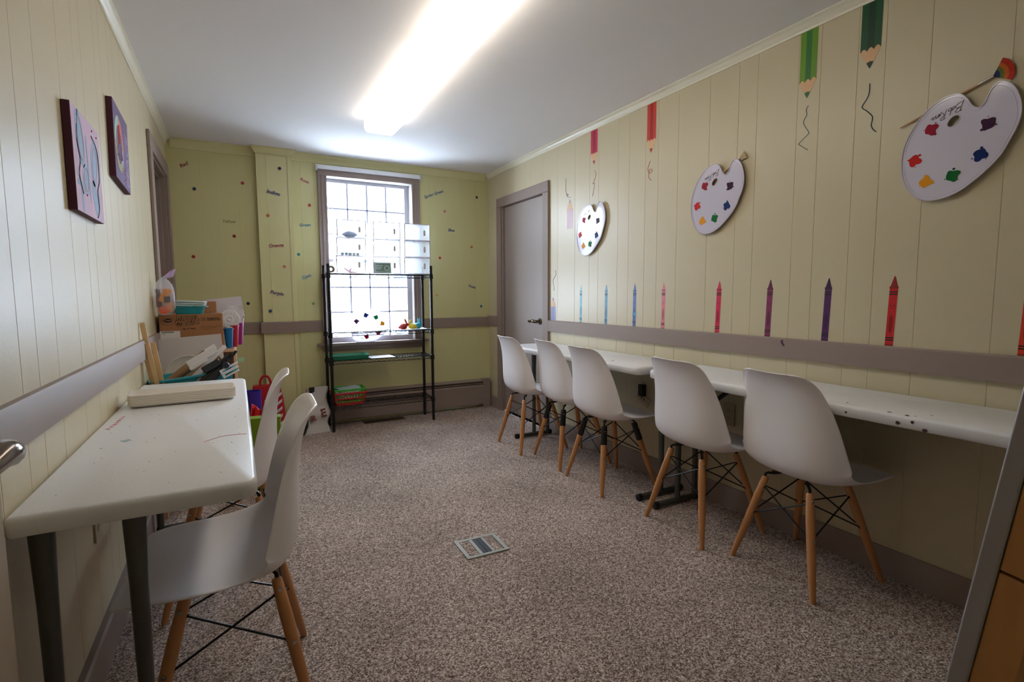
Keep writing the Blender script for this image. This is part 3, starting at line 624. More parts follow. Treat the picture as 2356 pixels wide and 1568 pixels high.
def palette(F, white, label, sign=True, flip=False, alpha=None, spots=BL):
    t = empty('painters_palette'); t.matrix_world = F; tag(t, label, 'palette', 'white painter\'s palettes hung on the right wall' if F == F and not flip else None)
    hole = HOLE[::-1]; j = min(range(len(OUT)), key=lambda i: abs(OUT[i][0] - .01) + abs(OUT[i][1] - .2)); o2 = OUT[j:] + OUT[:j + 1]; hk = min(range(18), key=lambda i: (HOLE[::-1][i][0] - .01) ** 2 + (HOLE[::-1][i][1] - .14) ** 2)
    h2 = hole[hk:] + hole[:hk + 1]
    if not flip: pass
    # outline runs clockwise; make the face with the hole joined by a seam
    def area(p): return sum(p[i][0] * p[(i + 1) % len(p)][1] - p[(i + 1) % len(p)][0] * p[i][1] for i in range(len(p))) / 2
    if area(OUT) * area(hole) > 0: h2 = h2[::-1]
    poly = o2 + h2; mb = MB(); n = len(poly); vs = [(x, y, .006) for x, y in poly]
    face = tuple(range(n)) if area(poly) > 0 else tuple(range(n))[::-1]
    mb.add(vs, [face], white); mb.add([(x, y, .002) for x, y in poly], [face[::-1]], white)
    for P in (OUT, HOLE):
        m = len(P); mb.add([(x, y, .002) for x, y in P] + [(x, y, .006) for x, y in P], [(i, (i + 1) % m, m + (i + 1) % m, m + i) for i in range(m)], white)
    mb.tube([(x, y, .0065) for x, y in OUT], .0024, white, 6, closed=True)
    inner = [(x * .945 + .001, y * .945 + .001) for x, y in OUT]; mb.tube([(x, y, .0058) for x, y in inner], .0012, white, 5, closed=True)
    mb.tube([(x, y, .0055) for x, y in HOLE], .0022, white, 6, closed=True)
    mb.build('palette_board', t, smooth=40)
    for i, (x, y, nm, c) in enumerate(spots):
        m = mat(nm, srgb(*c), .5, var=.02, spec=.15); mb = MB(); mb.prism(splat(x, y, i * 7 + 2), .0060, .0072, m)
        rnd = random.Random(i); a = rnd.uniform(0, 6.28)
        for k in range(3): q = a + k * 2.0; mb.prism(circ(x + .023 * math.cos(q), y + .023 * math.sin(q), (.0042, .0022, .0016)[k], 10), .0060, .0070, m)
        mb.build('paint_blob', t, smooth=0, label=nm.replace('_spot', '') + ' paint blob')
    if sign:
        mb = MB()
        for st in script_strokes():
            pts = [(.040 - x * .098, .176 - y * .085 - x * .034, .0064) for x, y in st]; mb.tube(smooth_pts(pts, 4), .0008, M['ink'], 4)
        mb.build('signature', t, smooth=0)
    return t
pw = mat('glossy_white_palette', srgb(212, 206, 222), .12, var=.01, coat=.3)
def RF(y, z, rot=0, d=.012):
    a = R_(rot); return frame((XR - d, y, z), (0, -math.cos(a), math.sin(a)), (0, math.sin(a), math.cos(a)))
palette(RF(.9115, 1.6127), pw, 'largest-looking white palette on the right wall, nearest the camera, fan brush behind it')
palette(RF(1.930, 1.599, -.95), pw, 'middle white palette on the right wall with a flat brush behind')
palette(RF(3.010, 1.560, .5), pw, 'white palette on the right wall nearest the door, reflecting the window')
# palette standing in the window, turned upside down
sm = film('milky_palette_plastic', (.62, .60, .68), .85, .2)
F4 = frame((1.06, 4.655, .868), (-.04, 0, 1), (-1, .0, -.04))
pal4 = palette(F4 @ Matrix.Rotation(R_(38), 4, 'Z'), sm, 'milky see-through palette standing on the window sill behind the rack', flip=True)
pal4['category'] = 'palette'
# brushes behind the palettes
def brush(pts, d, label, fan):
    a, b, c = pts; t = empty('paint_brush', label=label, cat='brush'); P = lambda q, dd=d: Vector((XR - dd, q[0], q[1])); A, B, Cc = P(a), P(b), P(c)
    u = (B - A).normalized(); W = (Cc - B)
    t.location = A; inv = Matrix.Translation(-A)
    mb = MB(inv); L = (B - A).length; mb.tube([A, A + u * L * .1, A + u * L * .6, B], [.0018, .0032, .0048, .0040], mat('brush_handle_wood', srgb(196, 158, 112), .4, var=.08), 10); mb.build('handle', t, smooth=60)
    mb = MB(inv); mb.tube([B, B + W * .5, Cc], [.0046, .0050, .0046], M['steel'], 12); mb.build('ferrule', t, smooth=60)
    ax = W.normalized(); nx = Vector((-1, 0, 0)); sd = ax.cross(nx); n = 22; L2 = .052 if fan else .034; sp = R_(46) if fan else R_(16)
    cols = [mat('bristle_red', srgb(196, 54, 34), .6, var=.1), mat('bristle_orange', srgb(206, 110, 40), .6, var=.1), mat('bristle_green', srgb(110, 130, 60), .6, var=.1), mat('bristle_blue', srgb(50, 60, 110), .6, var=.1)]
    tan = mat('bristle_tan', srgb(206, 184, 148), .7, var=.1)
    mb = MB(inv)
    for k in range(n):
        g = -sp + 2 * sp * k / (n - 1); dr = (ax * math.cos(g) + sd * math.sin(g)); s0 = Cc + sd * (k / (n - 1) - .5) * (.006 if fan else .018)
        if fan:
            for q, (f0, f1) in enumerate(((.72, 1.0), (.5, .72), (.3, .5), (0, .3))): mb.tube([s0 + dr * L2 * f0, s0 + dr * L2 * f1], [.0006 + .0016 * f0, .0006 + .0016 * f1], cols[q], 5)
        else: mb.tube([s0, s0 + dr * L2], [.0016, .0022], tan, 5)
    mb.build('bristles', t, smooth=40); return t
brush(((1.072, 1.750), (.843, 1.828), (.803, 1.842)), .007, 'long wooden paint brush with rainbow fan bristles behind the nearest palette', True)
brush(((2.04, 1.675), (1.80, 1.784), (1.775, 1.797)), .007, 'wooden brush with flat tan bristles behind the middle palette', False)

# ---------------------------------------------------------------- wall decals on the right wall
FD = frame((XR, 0, 0), (0, -1, 0), (0, 0, 1))
CR = [('pale_teal', (104, 170, 184), 3.121, .9215, 'palest teal'), ('teal', (52, 140, 176), 2.826, .9215, 'teal'), ('blue', (66, 104, 168), 2.538, .9215, 'blue'), ('light_pink', (226, 120, 134), 2.285, .9215, 'light pink'),
      ('rose', (214, 30, 74), 1.886, .9215, 'rose red'), ('magenta', (136, 44, 92), 1.591, .9215, 'magenta'), ('purple', (84, 34, 96), 1.316, .9215, 'dark purple'), ('red', (200, 22, 30), 1.065, .9215, 'bright red'), ('orange_red', (214, 60, 30), .672, .9215, 'orange red')]
for i, (nm, c, y, z, word) in enumerate(CR):
    m = mat('crayon_' + nm, srgb(*c), .4, var=.03); dk = mat('crayon_dark_' + nm, srgb(*[int(v * .72) for v in c]), .4, var=.03)
    t = empty('crayon_decal', (XR, y, z), label=word + ' crayon sticker standing on the chair rail' + (', cut off by the photo edge' if i == 8 else ''), cat='wall sticker', group='crayon stickers along the right wall')
    F = Matrix.Translation(-t.location) @ FD; h = .272; w = .0145 if i > 3 else .0135; L = lambda pts, s=.006: [(-y + a + (b - .13) * .03 * (1 if i > 3 else .3), z + b) for a, b in pts]
    mb = MB(F); mb.prism(L([(-w, 0), (w, 0), (w, .232), (-w, .232)]), .0002, .0006, m); mb.prism(L([(-w - .001, .232), (w + .001, .232), (w + .001, .224), (-w - .001, .224)]), .0006, .0010, dk)
    mb.prism(L([(-w, .0), (w, .0), (w, .005), (-w, .005)]), .0006, .0010, dk)
    mb.prism(L([(x, .085 + q) for x, q in circ(0, 0, w * .45, 16, .036)]), .0006, .0009, dk); mb.build('wrapper', t, smooth=0)
    mb = MB(F); mb.prism(L([(-w * .85, .232), (w * .85, .232), (w * .18, .268), (0, .273), (-w * .18, .268)]), .0002, .0008, dk if i > 4 else m); mb.build('tip', t, smooth=0)
    for b in (.020, .029, .199, .208): MB(F).prism(L([(-w, b), (w, b), (w, b + .0045), (-w, b + .0045)]), .0010, .0013, M['ink']).build('stripe', t, smooth=0)
    mb = MB(F)
    for s in (-1, 1): mb.prism(L([(s * w * .45 + a, .158 + b) for a, b in circ(0, 0, .0022, 8)]), .0006, .0010, M['ink'])
    mb.tube([(*p, .0008) for p in L([(-.004, .150), (0, .1475), (.004, .150)])], .0005, M['ink'], 4); mb.build('face', t, smooth=0)
wood = mat('sticker_sharpened_wood', srgb(222, 178, 132), .5, var=.03)
def pencil(y, z0, z1, w, c1, c2, label, up, group='pencil stickers on the right wall'):
    """z0 point, z1 flat end"""
    t = empty('pencil_decal', (XR, y, min(z0, z1)), label=label, cat='wall sticker', group=group); F = Matrix.Translation(-t.location) @ FD
    s = 1 if z1 > z0 else -1; nm = '_%d_%d' % (c1[0], c2[1]); A = mat('pencil_side_tone' + nm, srgb(*c1), .35, var=.03); B = mat('pencil_mid_tone' + nm, srgb(*c2), .35, var=.03)
    X = lambda a, q: (-y + a, z0 + s * q); H = abs(z1 - z0); hw = w / 2
    def sc(x0, x1, zb): return [(x0 + (x1 - x0) * (1 - math.cos(math.pi * k / 8)) / 2, zb - .012 * math.sin(math.pi * k / 8)) for k in range(9)]
    mb = MB(F)
    for k, m in ((0, A), (1, B), (2, A)):
        a, b = -hw + k * w / 3, -hw + (k + 1) * w / 3; mb.prism([X(*p) for p in [(a, H), (b, H), (b, .068)] + [(b - (b - a) * j / 8, .068 - .012 * math.sin(math.pi * j / 8) * -1) for j in range(1, 8)] + [(a, .068)]][::(1 if s > 0 else -1)], .0002 , .0007, m)
    mb.build('barrel', t, smooth=0)
    mb = MB(F); pts = [(-hw, .069), (-hw * .32, .022), (hw * .32, .022), (hw, .069)] + [(hw - w * j / 24, .069 + .012 * abs(math.sin(math.pi * j / 8))) for j in range(1, 24)]
    mb.prism([X(*p) for p in pts], .0007, .0010, wood); mb.build('sharpened_wood', t, smooth=0)
    mb = MB(F); mb.prism([X(*p) for p in [(0, 0), (hw * .34, .024), (0, .028), (-hw * .34, .024)]], .0010, .0013, A if up is None else B); mb.build('lead', t, smooth=0)
    return t
pencil(3.498, 1.107, .922, .071, (98, 84, 150), (70, 56, 128), 'violet pencil sticker pointing up beside the door', True)
pencil(3.269, 1.843, 1.625, .078, (168, 84, 84), (140, 96, 88), 'dusty red pencil sticker pointing up, peeling at its lower edge', True)
pencil(2.976, 2.033, 2.266, .076, (196, 40, 76), (158, 24, 44), 'crimson pencil sticker hanging point down from the crown moulding', False)
pencil(2.412, 1.978, 2.266, .075, (204, 60, 36), (170, 20, 20), 'bright red pencil sticker hanging point down from the crown moulding', False)
pencil(1.448, 1.982, 2.266, .076, (104, 148, 36), (50, 116, 52), 'light green pencil sticker hanging point down from the crown moulding', False)
pencil(1.196, 2.013, 2.266, .076, (22, 82, 48), (16, 56, 34), 'dark green pencil sticker hanging point down, nearest the camera', False)
def squiggle(pts, c, r, label):
    p = [Vector((XR - .0008, a, b)) for a, b in pts]; o = p[0].copy(); mb = MB(Matrix.Translation(-o) @ Matrix.Translation(o)); mb = MB(); mb.tube(smooth_pts(p, 5), r, mat('squiggle_%d_%d' % (c[0], c[2]), srgb(*c), .5, var=.05), 5)
    return mb.build('squiggle_decal', smooth=0, label=label, cat='wall sticker', group='squiggle stickers drawn at the pencil points')
squiggle([(3.465, 1.321), (3.459, 1.283), (3.497, 1.247), (3.497, 1.215), (3.484, 1.187), (3.49, 1.16)], (84, 76, 120), .0014, 'wavy violet pencil line above the violet pencil sticker')
squiggle([(3.325, 2.006), (3.322, 1.993), (3.326, 1.941), (3.321, 1.906), (3.305, 1.868), (3.29, 1.879), (3.301, 1.889), (3.308, 1.873), (3.282, 1.858), (3.259, 1.858)], (110, 76, 110), .0014, 'looped purple pencil line above the dusty red pencil sticker')
squiggle([(2.969, 1.99), (2.953, 1.969), (2.961, 1.939), (2.987, 1.902), (2.967, 1.904), (2.974, 1.869), (2.99, 1.818)], (168, 60, 92), .0014, 'zigzag crimson pencil line below the crimson pencil sticker')
squiggle([(2.418, 1.932), (2.431, 1.91), (2.437, 1.884), (2.422, 1.86), (2.4, 1.868), (2.405, 1.881), (2.423, 1.88), (2.429, 1.858), (2.426, 1.833), (2.407, 1.814)], (176, 64, 76), .0015, 'curled red pencil line below the bright red pencil sticker')
squiggle([(1.44, 1.948), (1.449, 1.933), (1.445, 1.912), (1.456, 1.893), (1.458, 1.876), (1.434, 1.835), (1.437, 1.825), (1.474, 1.798), (1.472, 1.788), (1.434, 1.758)], (70, 120, 116), .0014, 'wavy grey green pencil line below the light green pencil sticker')
squiggle([(1.192, 1.955), (1.192, 1.918), (1.2, 1.898), (1.216, 1.872), (1.197, 1.851), (1.177, 1.827), (1.175, 1.811), (1.178, 1.792), (1.171, 1.774), (1.159, 1.761)], (36, 60, 76), .0019, 'wavy dark blue pencil line below the dark green pencil sticker')
mb = MB(frame((XR - .018, 0, 0), (0, -1, 0), (0, 0, 1))); mb.prism([(-1.510, .912), (-1.498, .912), (-1.501, .902), (-1.494, .892), (-1.490, .884), (-1.496, .882), (-1.507, .892), (-1.512, .902)], .0002, .0008, mat('plum_sticker', srgb(84, 54, 80), .4, var=.03))
mb.build('splash_decal', smooth=0, label='small plum splash sticker on the front of the right chair rail', cat='wall sticker')
mb = MB(frame((XR, 0, 0), (0, -1, 0), (0, 0, 1))); mb.prism(splat(-2.530, 1.000, 5, .012), .0011, .0015, mat('aqua_sticker', srgb(60, 160, 190), .4, var=.03))
mb.prism(circ(-2.508, .985, .002, 6), .0011, .0015, _m['aqua_sticker']); mb.prism(circ(-2.555, .995, .002, 6), .0011, .0015, _m['aqua_sticker'])
mb.build('splash_decal', smooth=0, label='small aqua splash sticker over the blue crayon sticker', cat='wall sticker')

# ---------------------------------------------------------------- dots and colour words on the back wall
G = (YB - .001, YB - PD - .007)
DOT = [(-.239, 1.95, 0, 'navy', (34, 48, 88), 'navy dot sticker below the word Red'), (.092, 2.024, 0, 'brick', (164, 58, 50), 'brick red dot sticker high up left of the boxed column'), (.014, 1.604, 0, 'dark_red', (134, 24, 40), 'dark red dot sticker just below the word Yellow'), (-.272, 1.434, 0, 'red', (168, 24, 36), 'red dot sticker lowest on the left, near the left door'), (.088, 1.068, 0, 'ink_blue', (28, 32, 64), 'dark blue dot sticker just left of the boxed column, low'),
       (.363, 2.154, 1, 'indigo', (52, 46, 96), 'indigo dot sticker at the top of the boxed column'), (.26, 1.773, 1, 'rust', (190, 98, 56), 'rust orange dot sticker between the words Indigo and Orange'), (.366, 1.368, 1, 'salmon', (206, 124, 110), 'salmon dot sticker between the words Orange and Purple'), (.246, 1.006, 1, 'steel_blue', (40, 84, 124), 'steel blue dot sticker at the bottom of the boxed column'),
       (.586, 1.888, 0, 'raspberry', (190, 54, 76), 'raspberry dot sticker below the word Rose'), (.485, 1.475, 0, 'teal_dot', (40, 130, 146), 'teal dot sticker between the words Green and Cyan'), (.586, 1.061, 0, 'leaf', (124, 168, 84), 'leaf green dot sticker beside the lower left window edge'),
       (2.135, 2.081, 0, 'aubergine', (66, 36, 76), 'aubergine dot sticker in the upper right corner'), (1.797, 1.923, 0, 'pink_dot', (206, 122, 128), 'pink dot sticker below the words Spring Green'), (2.073, 1.597, 0, 'orange_dot', (204, 120, 50), 'orange dot sticker right of the word Blue'), (1.741, 1.482, 0, 'scarlet', (196, 44, 48), 'scarlet dot sticker below the word Blue'), (1.703, 1.126, 0, 'amber_dot', (224, 170, 80), 'amber dot sticker close to the right rack post'), (2.17, 1.014, 0, 'petrol', (30, 100, 130), 'petrol blue dot sticker just above the chair rail on the right')]
for x, z, g, nm, c, lab in DOT:
    y = G[0] if not g else G[1]; mb = MB(frame((x, y, z), (1, 0, 0), (0, 0, 1))); mb.prism(circ(0, 0, .0125, 20), 0, .0008, mat('dot_' + nm, srgb(*c), .45, var=.03))
    mb.build('dot_decal', smooth=0, label=lab, cat='wall sticker', group='round dot stickers on the back wall')
WRD = [('Red', -.324, 2.106, -.269, 2.141, 0, (140, 40, 70)), ('Yellow', -.065, 1.715, .032, 1.717, 0, (140, 130, 80)), ('Indigo', .259, 1.966, .358, 1.947, 1, (50, 56, 130)), ('Orange', .253, 1.53, .367, 1.542, 1, (150, 50, 90)), ('Purple', .25, 1.162, .353, 1.14, 1, (90, 46, 120)),
       ('Rose', .52, 2.1, .59, 2.075, 0, (180, 70, 120)), ('Green', .498, 1.717, .591, 1.726, 0, (60, 140, 170)), ('Cyan', .501, 1.275, .575, 1.305, 0, (60, 130, 190)), ('Spring Green', 1.597, 2.036, 1.787, 2.112, 0, (40, 84, 140)), ('Blue', 1.829, 1.749, 1.896, 1.748, 0, (30, 70, 140)), ('Violet', 2.03, 1.222, 2.115, 1.197, 0, (54, 56, 130))]
for s, xa, za, xb, zb, g, c in WRD:
    L = math.hypot(xb - xa, zb - za); rot = math.atan2(zb - za, xb - xa); mb = MB(frame((xa, G[g], za), (1, 0, 0), (0, 0, 1)))
    size = L / (len(s) * .56) if len(s) > 4 else L / (len(s) * .58)
    text_mb(mb, s, size, 0, 0, .0006, mat('lettering_' + s.replace(' ', '_').lower(), srgb(*c), .5, var=.03), rot=rot, shear=.22, fat=size * .022)
    mx = max(math.hypot(v[0] - xa, v[2] - za) for v in mb.v); k = L / mx
    mb.v = [(xa + (v[0] - xa) * k, v[1], za + (v[2] - za) * k) for v in mb.v]
    mb.build('word_decal', smooth=0, label=f'colour word sticker reading {s} on the back wall', cat='wall sticker', group='colour word stickers on the back wall')
# ---------------------------------------------------------------- canvases on the left wall
plum = mat('plum_canvas_edge', srgb(74, 20, 50), .6, var=.05)
def canvas(y0, y1, z0, z1, tilt, front, label):
    t = empty('canvas_painting', (XL, (y0 + y1) / 2, (z0 + z1) / 2), label=label, cat='painting'); t.rotation_euler = (tilt, 0, 0)
    hy, hz = (y1 - y0) / 2, (z1 - z0) / 2; mb = MB(); mb.box(.001, .021, -hy, hy, -hz, hz, plum); mb.build('stretched_edge', t, bev=.0015)
    F = frame((.0212, 0, 0), (0, 1, 0), (0, 0, 1)); mb = MB(F); mb.box(-hy + .001, hy - .001, -hz + .001, hz - .001, 0, .0006, front); mb.build('painted_front', t, smooth=0)
    return t, F, hy, hz
pnk = mat('pink_lilac_paint', srgb(206, 176, 204), .7, var=.08, vscale=22, stretch=(1, 1, .4), bump=.2, bscale=200)
t, F, hy, hz = canvas(1.935, 2.280, 1.382, 1.690, 0, pnk, 'pink canvas painted with a pale blue butterfly, nearer the camera')
pb = mat('pale_blue_paint', srgb(152, 176, 208), .7, var=.06, vscale=30); glit = mat('teal_glitter', srgb(60, 110, 130), .3, metal=.4, var=.3, vscale=400); lil = mat('pale_pink_line', srgb(226, 198, 214), .6, var=.03)
def wing(cx, cy, rx, ry, a, n=28): return [(cx + rx * math.cos(q) * math.cos(a) - ry * math.sin(q) * math.sin(a), cy + rx * math.cos(q) * math.sin(a) + ry * math.sin(q) * math.cos(a)) for q in [2 * math.pi * k / n for k in range(n)]]
mb = MB(F); mb.prism(wing(-.085, .070, .045, .085, .25), .0006, .0010, pb); mb.prism(wing(-.045, -.045, .040, .050, -.3), .0006, .0010, pb); mb.prism(wing(.080, .030, .045, .080, -.35), .0006, .0010, pb); mb.prism(wing(.065, -.085, .030, .060, .35), .0006, .0010, pb)
mb.prism(wing(-.006, -.005, .008, .105, .05), .0010, .0013, pb); mb.prism([(-.150, -.060), (-.095, -.060), (-.090, -.150), (-.110, -.150), (-.115, -.075), (-.150, -.075)], .0006, .0010, pb)
for w_ in ((-.085, .070, .030, .066, .25), (.080, .030, .030, .060, -.35), (-.045, -.045, .028, .036, -.3)): mb.tube([(x, y, .0012) for x, y in wing(*w_)], .0012, lil, 4, closed=True)
mb.tube(smooth_pts([(-.100, .150, .001), (-.128, .060, .001), (-.105, .005, .001), (-.128, -.045, .001), (-.095, -.095, .001)], 5), .0022, glit, 5)
mb.tube(smooth_pts([(.060, .115, .001), (.130, .080, .001), (.135, -.010, .001), (.100, -.055, .001), (.105, -.110, .001), (.075, -.145, .001)], 5), .0022, glit, 5)
mb.build('butterfly', t, smooth=0)
mg = mat('magenta_gem', srgb(190, 20, 100), .2, var=.03)
for q in ((.075, .134), (.135, .128), (-.05, -.092)): MB(F).lathe([(.0035, 0), (.003, .002), (0, .003)], (q[0], q[1], .0006), mg, 10, cap=False).build('stuck_gem', t, smooth=0)
pur = mat('purple_paint', srgb(96, 66, 116), .7, var=.18, vscale=16, stretch=(1, 1, 3)); 
t, F, hy, hz = canvas(2.575, 2.885, 1.592, 1.903, R_(-4), pur, 'purple canvas with a peace sign, nearer the left door')
mb = MB(F); c0 = (-.060, .0); tones = [mat('aqua_paint', srgb(110, 196, 180), .6, var=.05), mat('coral_paint', srgb(214, 84, 96), .6, var=.05), mat('lilac_paint', srgb(150, 140, 190), .6, var=.05), mat('olive_paint', srgb(120, 122, 70), .6, var=.05)]
for k in range(32):
    a0, a1 = 2 * math.pi * k / 32, 2 * math.pi * (k + 1) / 32; P = lambda a, r: (c0[0] + r * .8 * math.cos(a), c0[1] + r * 1.05 * math.sin(a)); q = (1 if k < 8 else 0 if k < 16 else 3 if k < 28 else 2)
    mb.prism([P(a0, .075), P(a0, .105), P(a1, .105), P(a1, .075)], .0006, .0011, tones[q])
for r_ in (.108, .073): mb.tube([(c0[0] + r_ * .8 * math.cos(2 * math.pi * k / 32), c0[1] + r_ * 1.05 * math.sin(2 * math.pi * k / 32), .0012) for k in range(32)], .0016, mat('cream_line', srgb(226, 204, 184), .6, var=.03), 4, closed=True)
for e in ((0, .078), (0, -.078), (-.045, -.055), (.045, -.055)): mb.tube([(c0[0], c0[1], .0014), (c0[0] + e[0], c0[1] + e[1], .0014)], .0045, tones[1] if e[1] > 0 else tones[2], 4)
mb.build('peace_sign', t, smooth=0)
mb = MB(F); lt = mat('pale_purple_lettering', srgb(140, 106, 156), .6, var=.08); text_mb(mb, 'PEACE', .078, .112, -.135, .0009, lt, rot=math.pi / 2, fat=.002); mb.build('painted_lettering', t, smooth=0)
rnd = random.Random(8)
for k in range(14): MB(F).lathe([(.0022, 0), (.0018, .0015), (0, .002)], (rnd.uniform(.03, .10), rnd.uniform(-.14, -.07), .0008), mg, 8, cap=False).build('stuck_gem', t, smooth=0)

# ---------------------------------------------------------------- blind rail over the window, radiator, floor registers, outlets
t = empty('blind_headrail', (1.10, YB, 2.208), label='white blind headrail across the top of the window casing', cat='blind')
mb = MB(); mb.box(-.448, .448, -.046, -.026, -.018, .018, M['whitepaint']); mb.build('rail', t, bev=.004)
for s in (-1, 1): MB().box(s * .452 - .008, s * .452 + .008, -.052, -.0245, -.030, .020, film('clear_bracket', (.9, .9, .92), .75)).build('bracket', t, bev=.002)
t = empty('baseboard_heater', (1.19, YB, 0), label='long taupe baseboard heater under the window', cat='heater'); F = Matrix.Translation((-1.19, -YB, 0))
mb = MB(F); x0, x1 = .48, 2.155
mb.box(x0, x1, YB - .010, YB, .02, .275, M['taupe']); mb.loft([[(x, y, z) for y, z in ((YB - .002, .283), (YB - .050, .270), (YB - .052, .262), (YB - .050, .260), (YB - .002, .272))] for x in (x0, x1)], M['taupe'])
mb.build('back_plate', t, bev=.001)
mb = MB(F); mb.box(x0, x1, YB - .062, YB - .058, .035, .215, M['taupe']); mb.loft([[(x, y, z) for y, z in ((YB - .058, .215), (YB - .062, .215), (YB - .050, .228), (YB - .047, .226))] for x in (x0, x1)], M['taupe']); mb.build('front_cover', t)
mb = MB(F); dk = mat('dark_heater_fins', srgb(24, 20, 20), .6, metal=.3, var=.1); mb.box(x0, x1, YB - .046, YB - .012, .10, .20, dk); mb.box(x0, x1, YB - .055, YB - .040, .240, .244, M['taupe']); mb.build('fin_core', t)
mb = MB(F); mb.box(2.155, 2.235, YB - .066, YB, .0, .288, M['taupe']); mb.build('end_cap', t, bev=.003)
# floor register under the rack
t = empty('floor_register', (1.135, 4.575, 0), label='brown metal floor register set in the carpet below the rack', cat='vent'); br = mat('brown_register_metal', srgb(84, 66, 50), .5, metal=.4, var=.05)
mb = MB()
for a in ((-.185, .185, -.050, -.034), (-.185, .185, .034, .050), (-.185, -.165, -.034, .034), (.165, .185, -.034, .034)): mb.box(a[0], a[1], a[2], a[3], 0, .005, br)
mb.box(-.165, .165, -.034, .034, .0005, .001, M['blackp']); mb.build('register_frame', t, bev=.001)
mb = MB()
for k in range(30): x = -.160 + k * .011; mb.box(x, x + .004, -.034, .034, .001, .004, br)
mb.build('grille', t, smooth=0)
# floor outlet box
t = empty('floor_outlet_box', (.924, 2.024, 0), rz=R_(-1.5), label='square grey floor outlet box with carpet inserts in the middle of the room', cat='floor outlet'); gp = mat('grey_outlet_plastic', srgb(176, 178, 172), .45, var=.04)
mb = MB(); a, b = .100, .086
for q in ((-a, a, -b, -b + .016), (-a, a, b - .016, b), (-a, -a + .018, -b + .016, b - .016), (a - .018, a, -b + .016, b - .016)): mb.box(q[0], q[1], q[2], q[3], 0, .006, gp)
mb.build('outlet_frame', t, bev=.0015)
mb = MB(); mb.box(-a + .018, a - .018, -b + .016, b - .016, 0, .0015, M['blackp']); mb.box(-.036, -.020, -b + .018, b - .018, .0015, .0055, gp); mb.box(.024, .036, -b + .018, b - .018, .0015, .0055, gp); mb.build('lid_frame', t, bev=.001)
for p, q in ((-.080, -.038), (.038, .078)): MB().box(p, q, -b + .018, b - .018, .0015, .005, M['carpet']).build('carpet_insert', t, smooth=0)
dg = mat('dark_slate_plastic', srgb(58, 62, 74), .4, var=.05); 
for p, q in ((-.019, .001), (.003, .023)): MB().box(p, q, -b + .019, b - .019, .0015, .005, dg).build('cable_flap', t, bev=.001)
# wall outlets
def outlet(F, label, w=.072, h=.115, holes='duplex'):
    t = empty('wall_outlet'); t.matrix_world = F; tag(t, label, 'outlet'); mb = MB(); mb.box(-w / 2, w / 2, -h / 2, h / 2, 0, .006, M['ivory']); mb.build('cover_plate', t, bev=.002)
    mb = MB()
    if holes == 'duplex':
        for s in (-1, 1):
            mb.prism(circ(0, s * .020, .0155, 16, .0135), .006, .0075, M['ivory'])
            for q in (-.006, .006): mb.box(q - .001, q + .001, s * .020 - .001, s * .020 + .007, .0075, .0078, M['blackp'])
            mb.prism(circ(0, s * .020 - .007, .002, 8), .0075, .0078, M['blackp'])
    else:
        for q in (-.012, .012): mb.prism(circ(q, 0, .005, 12), .006, .0068, M['blackp'])
        for q in (-.042, .042): mb.prism(circ(q, 0, .0025, 10), .006, .0068, M['nickel'])
    mb.build('socket', t, smooth=0); return t
outlet(RF(1.795, .497, 0, 0), 'ivory duplex outlet under the right tables, behind the fourth chair')
outlet(RF(2.440, .466, -26, 0), 'ivory two-hole plate hanging crooked under the right tables', .118, .062, 'two')
mb = MB(); mb.box(XR - .034, XR - .0005, 2.415, 2.455, .485, .560, M['blackp']); mb.build('power_adapter', bev=.003, label='black power adapter plugged in above the crooked outlet plate', cat='adapter')
outlet(FL @ Matrix.Translation((1.955, .44, 0)), 'ivory outlet plate on the left wall under the table')

# ---------------------------------------------------------------- tray pack on the left table
TP = Matrix.Rotation(R_(2.5), 4, 'Z')
t = empty('tray_pack', (-.200, 2.420, .7105), rz=R_(3.5), label='pack of long cream trays in clear film on the left table', cat='tray'); crm = mat('cream_tray_plastic', srgb(236, 228, 214), .35, var=.02)
for k in range(5):
    mb = MB(Matrix.Translation((0, 0, k * .0080))); r = lambda e, z, q=.022: [(x, y, z) for x, y in rrect(-.180 + e, .180 - e, -.074 + e, .074 - e, q, 5)]
    mb.loft([r(.012, .001), r(.0015, .0095), r(0, .0105), r(0, .0168), r(.001, .0174), r(.006, .0174), r(.020, .004)], crm); mb.build('tray', t, smooth=40)
mb = MB(); r = lambda e, z: [(x, y, z + .0008 * math.sin(x * 90 + y * 60)) for x, y in rrect(-.183 + e, .183 - e, -.077 + e, .077 - e, .022, 6)]
mb.loft([r(.004, .0488), r(.010, .0500), r(.03, .0480), r(.05, .0470)], film('clear_wrap', (.95, .95, .96), .10, .06)); mb.build('clear_film', t, smooth=60)
mb = MB(Matrix.Translation((-.135, -.005, .0372))); mb.box(-.028, .020, -.016, .016, 0, .0006, M['paper']); mb.box(-.028, -.006, -.014, .012, .0006, .001, mat('orange_red_label', srgb(206, 80, 50), .5, var=.05)); mb.box(-.004, .016, -.012, -.002, .0006, .001, mat('navy_label', srgb(40, 50, 90), .5, var=.05)); mb.build('product_label', t, smooth=0)

